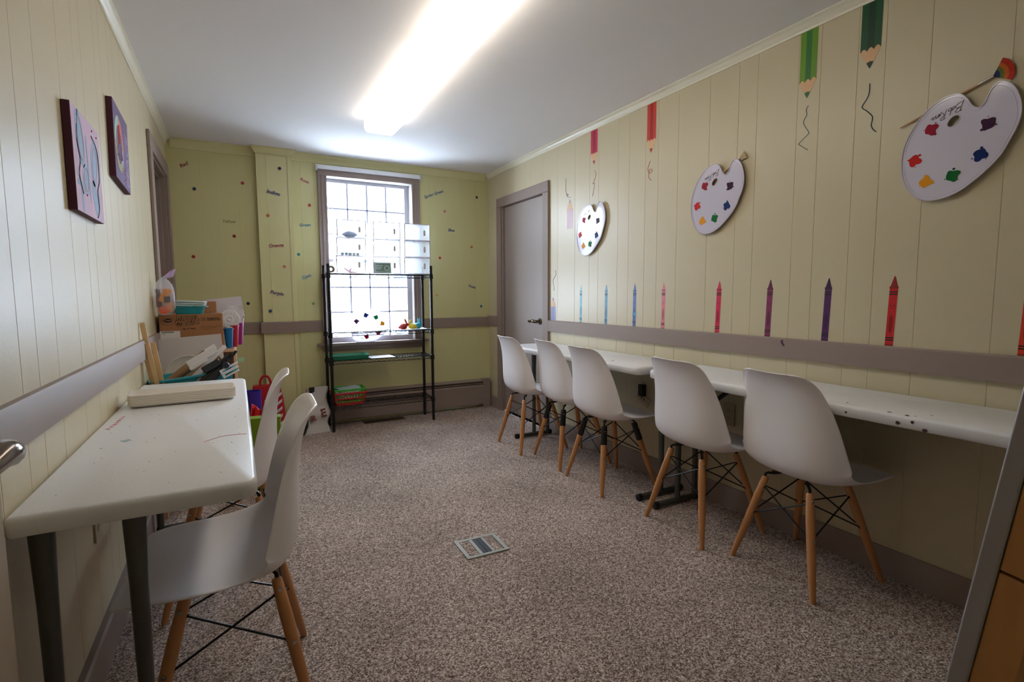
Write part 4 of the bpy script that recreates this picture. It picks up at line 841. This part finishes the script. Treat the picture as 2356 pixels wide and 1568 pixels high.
# ---------------------------------------------------------------- the pile beyond the left table
t = empty('wooden_storage_shelf', (-.205, 3.76, 0), label='light wooden storage shelf in the left corner under the cardboard box', cat='shelf'); F = Matrix.Translation((.205, -3.76, 0))
mb = MB(F)
for x in (-.400, -.028): mb.T = F @ frame((x, 0, 0), (0, 1, 0), (0, 0, 1)); mb.prism(rrect(3.555, 3.93, 0, .812, .035, 4) if x > -.1 else [(3.555, 0), (3.93, 0), (3.93, .808), (3.555, .808)], 0, .016, M['lightwood'])
mb.build('side_panel', t, bev=.002)
mb = MB(F); mb.box(-.384, -.028, 3.915, 3.93, .02, .80, M['lightwood']); mb.build('back_panel', t)
for z in (.03, .40, .790): mb = MB(F); mb.box(-.384, -.028, 3.560, 3.915, z, z + .016, M['lightwood']); mb.build('shelf_board', t, bev=.001)
t = empty('low_wooden_bench', (-.205, 3.27, 0), label='low wooden bench between the left table and the corner shelf, under the teal bin', cat='bench'); F = Matrix.Translation((.205, -3.27, 0))
mb = MB(F); mb.box(-.395, -.02, 3.05, 3.53, .535, .555, M['lightwood']); mb.build('bench_top', t, bev=.002)
for x in (-.385, -.06):
    for y in (3.06, 3.48): MB(F).box(x, x + .03, y, y + .03, 0, .535, M['lightwood']).build('leg', t, bev=.002)
# teal bin
t = empty('plastic_bin', (-.205, 3.185, .575), label='teal plastic bin full of frames and tubes beyond the left table', cat='bin')
mb = MB(); r = lambda hx, hy, z, q=.035: [(x, y, z) for x, y in rrect(-hx, hx, -hy, hy, q, 5)]
mb.loft([r(.150, .085, 0), r(.180, .108, .145), r(.196, .120, .147), r(.198, .122, .143), r(.199, .122, .150), r(.179, .106, .151), r(.148, .083, .004)], M['teal'], cap=True); mb.build('bin_body', t, smooth=40); t.rotation_euler = (0, R_(-5), R_(9))
def stick(name, a, b, w, th, m, label, cat, group=None, tube=False, bev=.001):
    a, b = Vector(a), Vector(b); u = (b - a).normalized(); s = u.cross(Vector((0, 1, .0))).normalized(); n = s.cross(u)
    t = Matrix(((s.x, n.x, u.x, a.x), (s.y, n.y, u.y, a.y), (s.z, n.z, u.z, a.z), (0, 0, 0, 1))); mb = MB(t); L = (b - a).length
    if tube: mb.loft([[(x, y, z) for x, y in circ(0, 0, r, 20)] for r, z in ((w * .9, 0), (w, 0), (w, L), (w * .9, L), (w * .9, L * .9))], m)
    else: mb.box(-w / 2, w / 2, -th / 2, th / 2, 0, L, m)
    return mb.build(name, smooth=40, bev=0 if tube else bev, label=label, cat=cat, group=group)
for i, (a, b) in enumerate((((-.366, 3.055, .62), (-.400, 3.000, 1.005)), ((-.352, 3.045, .62), (-.386, 2.995, .905)), ((-.334, 3.065, .62), (-.368, 3.040, .905)), ((-.372, 3.075, .62), (-.398, 3.035, .84)))):
    stick('paint_stirrer', a, b, .022 if i != 1 else .020, .005, M['pine'], ('tallest pale wooden stick leaning on the left wall in the teal bin', 'shorter pale wooden stick in front of the tall one', 'slim wooden stick right of the tall one, leaning left', 'short wooden stick closest to the left wall')[i], 'stick', 'wooden sticks standing in the teal bin')
# foam board and plate
F = frame((-.228, 3.415, .61), (1, 0, 0), (0, .22, 1)); mb = MB(F); mb.T = F @ Matrix.Rotation(R_(3.5), 4, 'Z'); mb.box(-.160, .160, 0, .295, 0, .006, mat('white_foam_board', srgb(196, 188, 186), .6, var=.02)); mb.build('foam_board', bev=.001, label='large white foam board leaning on the cardboard box', cat='board')
F = frame((-.248, 3.335, .700), (1, 0, 0), (0, .20, 1)); mb = MB(F); prof = [(.078, .0), (.094, .001), (.108, .012), (.111, .015), (.107, .017), (.092, .007), (.078, .003), (0, .003)]
mb.loft([[(q * math.cos(2 * math.pi * k / 48), q * .95 * math.sin(2 * math.pi * k / 48), z) for k in range(48)] for q, z in prof], mat('ivory_plate', srgb(216, 206, 194), .45, var=.02)); mb.build('paper_plate', smooth=25, label='round cream plate standing against the white foam board', cat='plate')
kraft = mat('kraft_tube', srgb(150, 112, 78), .7, var=.06)
stick('cardboard_tube', (-.350, 3.150, .665), (-.150, 3.215, .825), .023, 0, kraft, 'upper brown cardboard tube lying across the teal bin', 'tube', 'cardboard tubes in the teal bin', True)
stick('cardboard_tube', (-.315, 3.105, .650), (-.095, 3.200, .800), .018, 0, kraft, 'lower brown cardboard tube lying across the teal bin', 'tube', 'cardboard tubes in the teal bin', True)
wp = mat('white_frame_plastic', srgb(226, 222, 222), .4, var=.02); bp_ = mat('dark_frame_plastic', srgb(26, 28, 34), .35, var=.1)
stick('frame_strip', (-.270, 3.080, .655), (-.062, 3.150, .862), .022, .012, wp, 'long white plastic strip leaning across the teal bin, topmost', 'strip', 'white plastic strips in the teal bin')
stick('frame_strip', (-.238, 3.075, .650), (-.120, 3.110, .790), .016, .010, wp, 'short white strip beneath the topmost one in the teal bin', 'strip', 'white plastic strips in the teal bin')
stick('frame_strip', (-.232, 3.062, .650), (-.150, 3.090, .745), .012, .006, mat('grey_green_strip', srgb(150, 152, 140), .5, var=.04), 'grey green strip in front of the white ones in the teal bin', 'strip')
mb = MB(frame((-.162, 3.105, .815), (.80, .15, .46), (-.46, 0, .80))); mb.box(-.082, .070, -.014, .022, -.006, .010, wp); mb.box(-.085, .010, -.028, -.012, -.004, .014, wp); mb.box(.02, .076, .004, .030, -.004, .004, wp); mb.build('plastic_bracket', bev=.002, label='blocky white plastic bracket on top of the bin contents', cat='bracket')
t = empty('folded_tripod', (-.15, 3.08, .66), label='black folded tripod lying across the teal bin', cat='tripod'); F = Matrix.Translation((.15, -3.08, -.66))
for i, (a, b) in enumerate((((-.205, 3.060, .655), (-.040, 3.090, .825)), ((-.185, 3.050, .650), (-.062, 3.075, .785)), ((-.165, 3.045, .650), (-.080, 3.070, .750)))):
    mb = MB(F); mb.tube([a, Vector(a).lerp(Vector(b), .6), b], [.015, .015, .008], bp_, 10); mb.build('leg', t, smooth=60)
mb = MB(F @ frame((-.125, 3.065, .765), (.8, 0, .45), (-.45, 0, .8))); mb.box(-.045, .045, -.014, .022, -.012, .012, bp_); mb.build('head', t, bev=.004)
MB(F).lathe([(.006, 0), (.016, 0), (.018, .006), (.016, .012), (.006, .012)], (-.062, 3.050, .770), bp_, 16, axis=(0, -1, 0), cap=False).build('knob', t)
mb = MB(frame((-.052, 3.055, .735), (.85, .1, .42), (-.42, 0, .86))); mb.box(-.035, .055, -.004, .008, -.01, .01, wp); mb.box(-.035, -.022, -.022, .024, -.01, .01, wp); mb.box(-.035, .062, .016, .026, -.01, .01, wp); mb.box(-.02, .048, -.022, -.014, -.01, .01, wp); mb.build('folding_rack', bev=.002, label='small white folding rack sticking out of the right of the teal bin', cat='rack')
stick('black_rod', (-.150, 3.050, .66), (-.010, 3.10, .838), .014, .008, bp_, 'slim black rod pointing up out of the teal bin', 'rod')
# cardboard box
t = empty('cardboard_box', (-.236, 3.70, .808), label='brown cardboard shipping box with printed lettering on the corner shelf', cat='box'); W, H = .160, .212
mb = MB(); mb.box(-W, W, -.13, .13, 0, H, M['card']); mb.build('box_body', t, bev=.002)
mb = MB(); mb.box(-W, W, -.1315, -.1295, H - .002, H + .004, M['card']); mb.box(-W - .002, W + .002, -.131, -.01, H, H + .003, M['card']); mb.box(-W - .002, W + .002, .0, .131, H, H + .003, M['card']); mb.build('flap', t)
F = frame((0, -.1303, 0), (1, 0, 0), (0, 0, 1)); mb = MB(F); kr = mat('bare_kraft_print', srgb(176, 126, 86), .8, var=.04)
def puff(s, size, x, y, rot=.0, sp=1.0, k=.0035):
    text_mb(mb, s, size, x, y, .0006, M['ink'], rot=rot, fat=k, space=sp); text_mb(mb, s, size, x, y, .0009, kr, rot=rot, fat=k * .25, space=sp)
puff('MODEL', .031, -.074, .192, .03, 1.12, .003); puff('MAGIC', .035, -.080, .164, .05, 1.10, .003); puff('75', .024, .048, .183, 0, 1.05, .0018)
text_mb(mb, 'Pouches 24.8 g', .0105, .080, .190, .0006, M['ink'], fat=.0006); text_mb(mb, 'Sobrecitos en total', .0088, .080, .180, .0006, M['ink'], fat=.0006)
text_mb(mb, 'HJL 07 0855', .0135, -.048, .130, .0006, M['ink'], fat=.0002); text_mb(mb, 'Includes 75 single pouches with clay', .0065, .052, .142, .0006, M['ink']); text_mb(mb, 'Ages 3 and up. Classroom pack', .0065, .044, .133, .0006, M['ink']); text_mb(mb, 'Contents may vary', .0065, .060, .124, .0006, M['ink'])
text_mb(mb, 'the squishy modelling material', .0062, -.070, .146, .0006, M['ink'], rot=.05)
mb.prism(wing(-.116, .178, .036, .021, .05), .0002, .0004, M['ink']); mb.prism(wing(-.116, .178, .034, .019, .05), .0004, .0006, kr); mb.prism(wing(-.116, .181, .026, .012, .05), .0006, .0007, M['ink']); text_mb(mb, 'Crayola', .0145, -.137, .181, .0009, kr, rot=.06, fat=.0004)
mb.build('printed_lettering', t, smooth=0)
mb = MB(F); mb.box(-W + .001, -.060, .030, .120, 0, .0006, M['paper']); text_mb(mb, '2360020004', .0125, -W + .006, .113, .0008, M['ink'], fat=.0003); text_mb(mb, '1 Each', .0085, -W + .006, .102, .0008, M['ink']); mb.build('shipping_label', t, smooth=0)
# on top of the cardboard box
ZT = 1.0235
t = empty('plastic_bin', (-.245, 3.62, ZT), rz=R_(-4), label='small teal tray on top of the cardboard box, stacked with lids', cat='bin')
mb = MB(); mb.loft([r(.066, .04, 0, .012), r(.078, .052, .040, .014), r(.094, .062, .042, .016), r(.094, .062, .046, .016), r(.076, .050, .046, .014), r(.064, .038, .004, .012)], M['teal']); mb.build('bin_body', t, smooth=40)
for k in range(3):
    mb = MB(Matrix.Translation((-.238 + .002 * k, 3.625, ZT + .046 + k * .0115)) @ Matrix.Rotation(R_(-5), 4, 'Z') @ Matrix.Rotation(R_(3), 4, 'Y')); mb.loft([r(.068, .045, 0, .012), r(.076, .052, .002, .014), r(.076, .052, .009, .014), r(.072, .048, .010, .014)], mat('frosted_lid_plastic', srgb(196, 214, 216), .35, var=.02)); mb.build('box_lid', smooth=40, label=('lowest', 'middle', 'top')[k] + ' frosted plastic lid of the stack in the small teal tray', cat='lid', group='stacked lids')
mb = MB(Matrix.Translation((-.200, 3.565, ZT + .044))); mb.box(-.025, .042, -.01, .03, 0, .004, mat('dark_green_notebook', srgb(18, 84, 62), .5, var=.03)); mb.build('green_card', bev=.0008, label='dark green card sticking out under the lids', cat='card')
# clear bag of supplies at the wall
t = empty('clear_supply_bag', (-.358, 3.52, 1.022), label='knotted clear plastic bag with orange and black supplies against the left wall', cat='bag')
def blob(mb, rad, ctr, m, seed, amp=.12, seg=20, rg=12, sx=1, sy=1, fn=None):
    rings = []
    for i in range(rg + 1):
        th = math.pi * i / rg; row = []
        for k in range(seg):
            ph = 2 * math.pi * k / seg; d = Vector((math.sin(th) * math.cos(ph), math.sin(th) * math.sin(ph), -math.cos(th))); q = 1 + amp * noise.noise(d * 2.3 + Vector((seed, 0, 0))) * 2
            row.append((ctr[0] + d.x * rad[0] * q, ctr[1] + d.y * rad[1] * q, ctr[2] + d.z * rad[2] * q))
        rings.append(row)
    mb.loft(rings, m, cap=False)
t.scale = (1.12, 1.12, 1.06)
cb = film('clear_bag_film', (.9, .88, .95), .30, .06)
rings = []
for i, (zz, rr) in enumerate(((-.03, .012), (-.022, .034), (.01, .045), (.05, .047), (.10, .046), (.135, .038), (.155, .024), (.168, .012), (.178, .020), (.192, .034))):
    rings.append([((.004 if i > 7 else 0) + rr * (1 + .12 * noise.noise(Vector((k * .9, i * .7, 2)))) * math.cos(2 * math.pi * k / 24) + (.02 if i > 7 else 0) * (i - 7), rr * .9 * math.sin(2 * math.pi * k / 24), zz + .006 * noise.noise(Vector((k * .7, i, 5))) + .03) for k in range(24)])
mb = MB(); mb.loft(rings[:9], cb); mb.build('clear_film', t, smooth=80)
mb = MB(); mb.add([p for p in rings[8]] + [(x * .4 + .026, y * .5, z + .010 + .25 * x) for x, y, z in rings[9]], [(k, (k + 1) % 24, 24 + (k + 1) % 24, 24 + k) for k in range(24)], film('lilac_bag_top', (.75, .5, .85), .5, .2)); o = mb.build('bag_opening', t, smooth=60)
og = mat('orange_card', srgb(240, 150, 40), .5, var=.05); og2 = mat('orange_red_foam', srgb(232, 92, 40), .6, var=.05); pk2 = mat('coral_pink_foam', srgb(214, 90, 100), .6, var=.05)
for nm, mb_, lab in (('supply_piece', MB(Matrix.Translation((.004, -.026, .105)) @ Matrix.Rotation(.4, 4, 'Y')).box(-.016, .020, -.004, .004, -.035, .04, og), 'orange card'), ('supply_piece', MB(Matrix.Translation((-.018, -.024, .090)) @ Matrix.Rotation(-.1, 4, 'Y')).box(-.010, .008, -.004, .004, -.05, .05, bp_), 'black strip'),
                     ('supply_piece', MB(Matrix.Translation((.012, -.030, .082))).box(-.010, .016, -.004, .003, -.012, .020, bp_), 'black square'), ('supply_piece', MB().lathe([(0, 0), (.021, 0), (.021, .006), (0, .006)], (-.002, -.028, .030), og2, 24, axis=(0, -1, 0), cap=False), 'orange disc'),
                     ('supply_piece', MB(Matrix.Translation((-.028, .0, .075))).box(-.006, .006, -.02, .02, -.03, .03, pk2), 'pink piece'), ('supply_piece', MB(Matrix.Translation((.022, -.012, .04))).box(-.008, .010, -.01, .01, -.02, .03, og), 'small orange piece')):
    mb_.build(nm, t, bev=.001, label=lab)
# right of the box: papers, mixing palette, cups, magenta bin
mgn = mat('magenta_plastic', srgb(150, 20, 110), .4, var=.03)
def tub(name, x, y, z, r0, r1, h, m, label, cat='cup', lip=.004):
    mb = MB(); mb.lathe([(0, 0), (r0, 0), (r1, h - .004), (r1 + lip, h - .004), (r1 + lip, h), (r1 - .002, h), (r0 - .002, .003), (0, .003)], (x, y, z), m, 24, cap=False); return mb.build(name, smooth=40, label=label, cat=cat)
tub('plastic_bucket', -.004, 3.82, .812, .032, .046, .172, mgn, 'magenta plastic bucket at the back of the corner shelf', 'bucket')
tub('plastic_cup', -.048, 3.60, .812, .018, .026, .120, mat('blue_cup_plastic', srgb(20, 110, 168), .35, var=.03), 'blue plastic cup right beside the cardboard box')
tub('plastic_cup', -.018, 3.665, .812, .018, .027, .135, mat('red_cup_plastic', srgb(190, 30, 50), .35, var=.03), 'red plastic cup beside the magenta bucket')
mb = MB(frame((-.040, 3.662, .985), (.97, .1, -.15), (.12, .35, .93))); wpal = mat('white_mixing_palette', srgb(206, 204, 206), .35, var=.02)
mb.loft([[(rr * math.cos(2 * math.pi * k / 36), rr * math.sin(2 * math.pi * k / 36), z) for k in range(36)] for rr, z in ((.0, .0), (.058, 0), (.060, .004), (.058, .006), (.0, .004))], wpal, cap=False)
for k in range(10): a = 2 * math.pi * k / 10; mb.lathe([(.0125, .002), (.0120, .0045), (.0095, .0052), (.0085, .0045)], (.043 * math.cos(a), .043 * math.sin(a), .0035), wpal, 16, cap=False)
mb.lathe([(.016, .002), (.016, .006), (.013, .0062), (.012, .0045)], (0, 0, .003), wpal, 18, cap=False); mb.build('mixing_palette', smooth=40, label='round white mixing palette with paint wells leaning beside the cardboard box', cat='palette')
def page(F, w, h, m, label, curl=.01):
    mb = MB(F); n = 8; vs = [(w * (i / n - .5), h * j / n, curl * (i / n) ** 2 + curl * .8 * (j / n) ** 3 * (1 + .5 * math.sin(i))) for j in range(n + 1) for i in range(n + 1)]; k = len(vs)
    fs = [(j * (n + 1) + i, j * (n + 1) + i + 1, (j + 1) * (n + 1) + i + 1, (j + 1) * (n + 1) + i) for j in range(n) for i in range(n)]
    mb.add(vs + [(a, b, c - .0008) for a, b, c in vs], fs + [tuple(k + q for q in f[::-1]) for f in fs], m)
    for j in range(9): mb.box(-w * .25 + j * w * .07, -w * .25 + j * w * .07 + .001, h * .45, h * (.62 + .08 * (j % 3)), curl * .9, curl * .9 + .0004, M['ink']) if curl < .003 else None
    return mb.build('paper_sheet', smooth=60, label=label, cat='paper', group='loose papers on the corner shelf pile')
page(frame((-.060, 3.80, .985), (.98, .0, .10), (-.12, .25, .96)), .215, .135, mat('lilac_white_paper', srgb(206, 200, 206), .7, var=.03), 'large curled white sheet standing behind the mixing palette', .008)
page(frame((-.020, 3.74, .960), (.97, .0, -.14), (.10, .30, .95)), .100, .110, mat('white_printed_paper', srgb(214, 210, 212), .7, var=.03), 'smaller white sheet leaning over the magenta bucket', .012)
mb = MB(Matrix.Translation((-.150, 3.76, ZT + .003)) @ Matrix.Rotation(.2, 4, 'Z')); mb.box(-.04, .035, -.03, .03, 0, .070, M['card']); mb.build('box_body', bev=.001, label='small open brown box behind the lids on the cardboard box', cat='box').name = 'small_box'
mb = MB(frame((.012, 3.556, .725), (1, 0, .1), (0, .1, 1))); mb.box(-.022, .018, 0, .026, 0, .001, mat('mint_paper', srgb(176, 206, 170), .7, var=.03)); mb.build('sticky_note', smooth=0, label='small mint green note stuck to the side of the corner shelf', cat='note')

# ---------------------------------------------------------------- things on the floor by the back wall
t = empty('striped_gift_bag', (.185, 4.44, 0), rz=R_(-4), label='red bag with white candy stripes on the floor behind the left chairs', cat='bag'); rd = mat('red_bag_paper', srgb(186, 20, 36), .5, var=.05); wt = mat('white_bag_stripe', srgb(214, 206, 208), .5, var=.03)
mb = MB(); H = .43
rings = []
for i in range(9):
    q = i / 8; hx = .125 + .012 * math.sin(q * 3) - .03 * q; hy = .075 - .035 * q
    rings.append([(x + .004 * noise.noise(Vector((x * 20, y * 20, q * 5))), y + .006 * noise.noise(Vector((x * 15, q * 6, 1))), q * H) for x, y in rrect(-hx, hx, -hy, hy, .012, 3)])
mb.loft(rings, rd); mb.build('bag_body', t, smooth=50)
for k in range(6):
    pts = [(.0 + .125 * q - .02, -.0785 + .03 * (k * .058 + .02 + .05 * q) , .02 + k * .058 + .06 * q * q) for q in (0, .25, .5, .75, 1.0)]
    mb = MB(); 
    hwid = .012
    vs = []
    for p in pts: vs += [(p[0], p[1] - .004, p[2] - hwid), (p[0], p[1] - .004, p[2] + hwid)]
    mb.add(vs, [(2 * j, 2 * j + 2, 2 * j + 3, 2 * j + 1) for j in range(4)], wt); o = mb.build('stripe', t, smooth=60); so = o.modifiers.new('thickness', 'SOLIDIFY'); so.thickness = .002
mb = MB(); hp = smooth_pts([(-.045, -.03, H - .01), (-.043, -.032, H + .04), (-.02, -.032, H + .075), (.01, -.032, H + .070), (.028, -.032, H + .03), (.03, -.03, H - .01)], 4)
vs = []
for i, p in enumerate(hp):
    tg = (hp[min(i + 1, len(hp) - 1)] - hp[max(0, i - 1)]).normalized(); vs += [tuple(p + Vector((-tg.z, 0, tg.x)) * .009), tuple(p - Vector((-tg.z, 0, tg.x)) * .009)]
mb.add(vs, [(2 * j, 2 * j + 2, 2 * j + 3, 2 * j + 1) for j in range(len(hp) - 1)], rd); o = mb.build('handle', t, smooth=60); so = o.modifiers.new('thickness', 'SOLIDIFY'); so.thickness = .003
mb = MB(); mb.lathe([(0, 0), (.048, 0), (.055, .44), (.057, .44), (.057, .445), (.052, .445), (.046, .004), (0, .004)], (.078, 4.12, .0), mat('violet_plastic', srgb(60, 40, 150), .35, var=.04), 32, cap=False); mb.build('waste_bin', smooth=40, label='tall violet plastic bin with a pale rim beside the candy striped bag', cat='bin')
t = empty('carrier_bag', (.522, 4.50, 0), rz=R_(6), label='crumpled white carrier bag with patterned letters beside the rack', cat='bag'); wb = mat('white_carrier_plastic', srgb(200, 196, 192), .4, var=.04, bump=.3, bscale=14); H = .36
mb = MB(); rings = []
for i in range(12):
    q = i / 11; hx = .135 - .050 * q; hy = .080 * (1 - .8 * q) + .010
    rings.append([(x + .04 * q * q + .030 * noise.noise(Vector((x * 9, y * 9, q * 3))), y + .045 * noise.noise(Vector((x * 14 + 3, q * 6, 1))), q * H * (1 + .10 * noise.noise(Vector((x * 10, 0, 3))))) for x, y in rrect(-hx, hx, -hy, hy, min(.03, hy * .8), 4)])
mb.loft(rings, wb); mb.build('bag_body', t, smooth=70)
mb = MB(); mb.box(-.028, .016, -.030, -.018, H - .09, H + .015, M['blackp']); mb.box(-.01, .05, -.022, -.014, H - .05, H - .02, M['blackp']); mb.build('handle_strap', t, bev=.004, label='black handle strap')
mb = MB(frame((.045, -.078, .155), (1, 0, .15), (-.12, .30, 1))); pt = mat('patterned_letters', srgb(120, 44, 44), .5, var=.9, vscale=90); text_mb(mb, 'E', .090, 0, 0, .002, pt, fat=.003); text_mb(mb, 'R', .070, -.085, -.02, .002, pt, fat=.003); mb.build('printed_lettering', t, smooth=0)
mb = MB(); blob(mb, (.075, .06, .11), (.400, 4.40, .100), mat('black_bag_plastic', srgb(18, 18, 22), .4, var=.2), 4, .1); mb.build('dark_bag', smooth=70, label='small black bag slumped left of the white carrier bag', cat='bag')
# green toy box leaning by the table and red foil bag
t = empty('toy_box', (.125, 3.27, 0), rz=R_(-6), label='green toy box with yellow labels standing beyond the left table', cat='box'); gb = mat('lime_green_carton', srgb(120, 150, 20), .5, var=.04)
mb = MB(); mb.box(-.105, .075, -.04, .04, .0, .43, gb); mb.build('box_body', t, bev=.002)
mb = MB(frame((0, -.0402, 0), (1, 0, 0), (0, 0, 1))); yl = mat('yellow_carton_label', srgb(226, 190, 60), .5, var=.04); mb.box(.030, .074, .235, .33, 0, .0008, yl); mb.prism([(-.02, .16), (.0, .18), (.03, .155), (.008, .135)], 0, .0008, yl); mb.prism(circ(.052, .30, .010, 12), .0008, .0012, mat('pink_print', srgb(210, 90, 120), .5, var=.03)); mb.prism(circ(.055, .265, .010, 12), .0008, .0012, mat('teal_print', srgb(60, 150, 150), .5, var=.03))
mb.prism(circ(-.02, .385, .014, 14), 0, .0008, yl); mb.prism(circ(-.02, .385, .008, 10), .0008, .0012, M['ink']); mb.build('printed_label', t, smooth=0, kind='stuff')
t = empty('foil_bag', (.085, 3.62, 0), label='crumpled red foil bag between the toy box and the violet bin', cat='bag'); mb = MB(); blob(mb, (.085, .08, .20), (0, 0, .20), mat('red_foil', srgb(190, 20, 30), .2, metal=.6, var=.2), 9, .22); mb.build('foil_body', t, smooth=30)

# ---------------------------------------------------------------- wooden easel at the right edge, close to the camera
t = empty('wooden_easel', (1.02, .40, 0), label='wooden easel with a white board, cut off at the right edge of the photo', cat='easel')
wbm = mat('white_board_face', srgb(158, 152, 152), .35, var=.02)
epine = mat('easel_pine', srgb(196, 140, 80), .5, var=.14, vscale=10, stretch=(6, 6, .5))
tl = math.atan2(.068, .53)
F = Matrix.Translation((0, .030, 0)) @ Matrix.Rotation(tl, 4, 'X')
mb = MB(F); mb.box(0, .60, -.026, .0, .05, 1.28, wbm); mb.build('white_board', t, bev=.003)
for x in (.004, .55):
    for za, zb in ((.0, .705), (.708, 1.30)): mb = MB(F); mb.box(x, x + .045, -.076, -.027, za + .002, zb, epine); mb.build('stile', t, bev=.002)
for z in (.20, .95): mb = MB(F); mb.box(.05, .55, -.066, -.030, z, z + .05, epine); mb.build('crossbar', t, bev=.002)
for x in (.004, .55): mb = MB(Matrix.Translation((0, -.10, 1.27)) @ Matrix.Rotation(-.22, 4, 'X')); mb.box(x, x + .045, -.045, 0, -1.29, 0.0, epine); mb.build('rear_leg', t, bev=.002)

# ---------------------------------------------------------------- neighbouring house outside the window
t = empty('neighbouring_house', (1.6, 24.0, -3.0), label='pale house seen faintly through the window', cat='building')
mb = MB(); mb.box(-9, 9, 0, 8, 0, 7.2, mat('white_siding', srgb(244, 244, 246), .7, var=.02)); mb.build('wall', t, smooth=0)
mb = MB(); mb.loft([[(x, y, z) for y, z in ((-.4, 7.1), (4, 10.2), (8.4, 7.1))] for x in (-9.4, 9.4)], mat('pale_roof', srgb(190, 194, 200), .8, var=.05)); mb.build('roof', t, smooth=0)
for x in (-6.0, -2.35, 1.6, 5.4):
    for z in (1.2, 4.2): mb = MB(); mb.box(x - .5, x + .5, -.05, 0, z, z + 1.6, M['whitepaint']); mb.box(x - .42, x + .42, -.07, -.05, z + .08, z + 1.52, mat('house_window_glass', srgb(90, 110, 140), .1, var=.05)); mb.build('window', t, smooth=0)
mb = MB(); mb.box(-30, 30, YB + .20, 60, -3.2, -3.0, mat('unseen_bounce_ground', srgb(205, 207, 208), .9, var=.05)); mb.build('unseen_bounce_ground', smooth=0, kind='structure').name = 'floor_unseen_bounce'  # unseen ground, added to control the light sent up to the ceiling
bpy.context.view_layer.update()
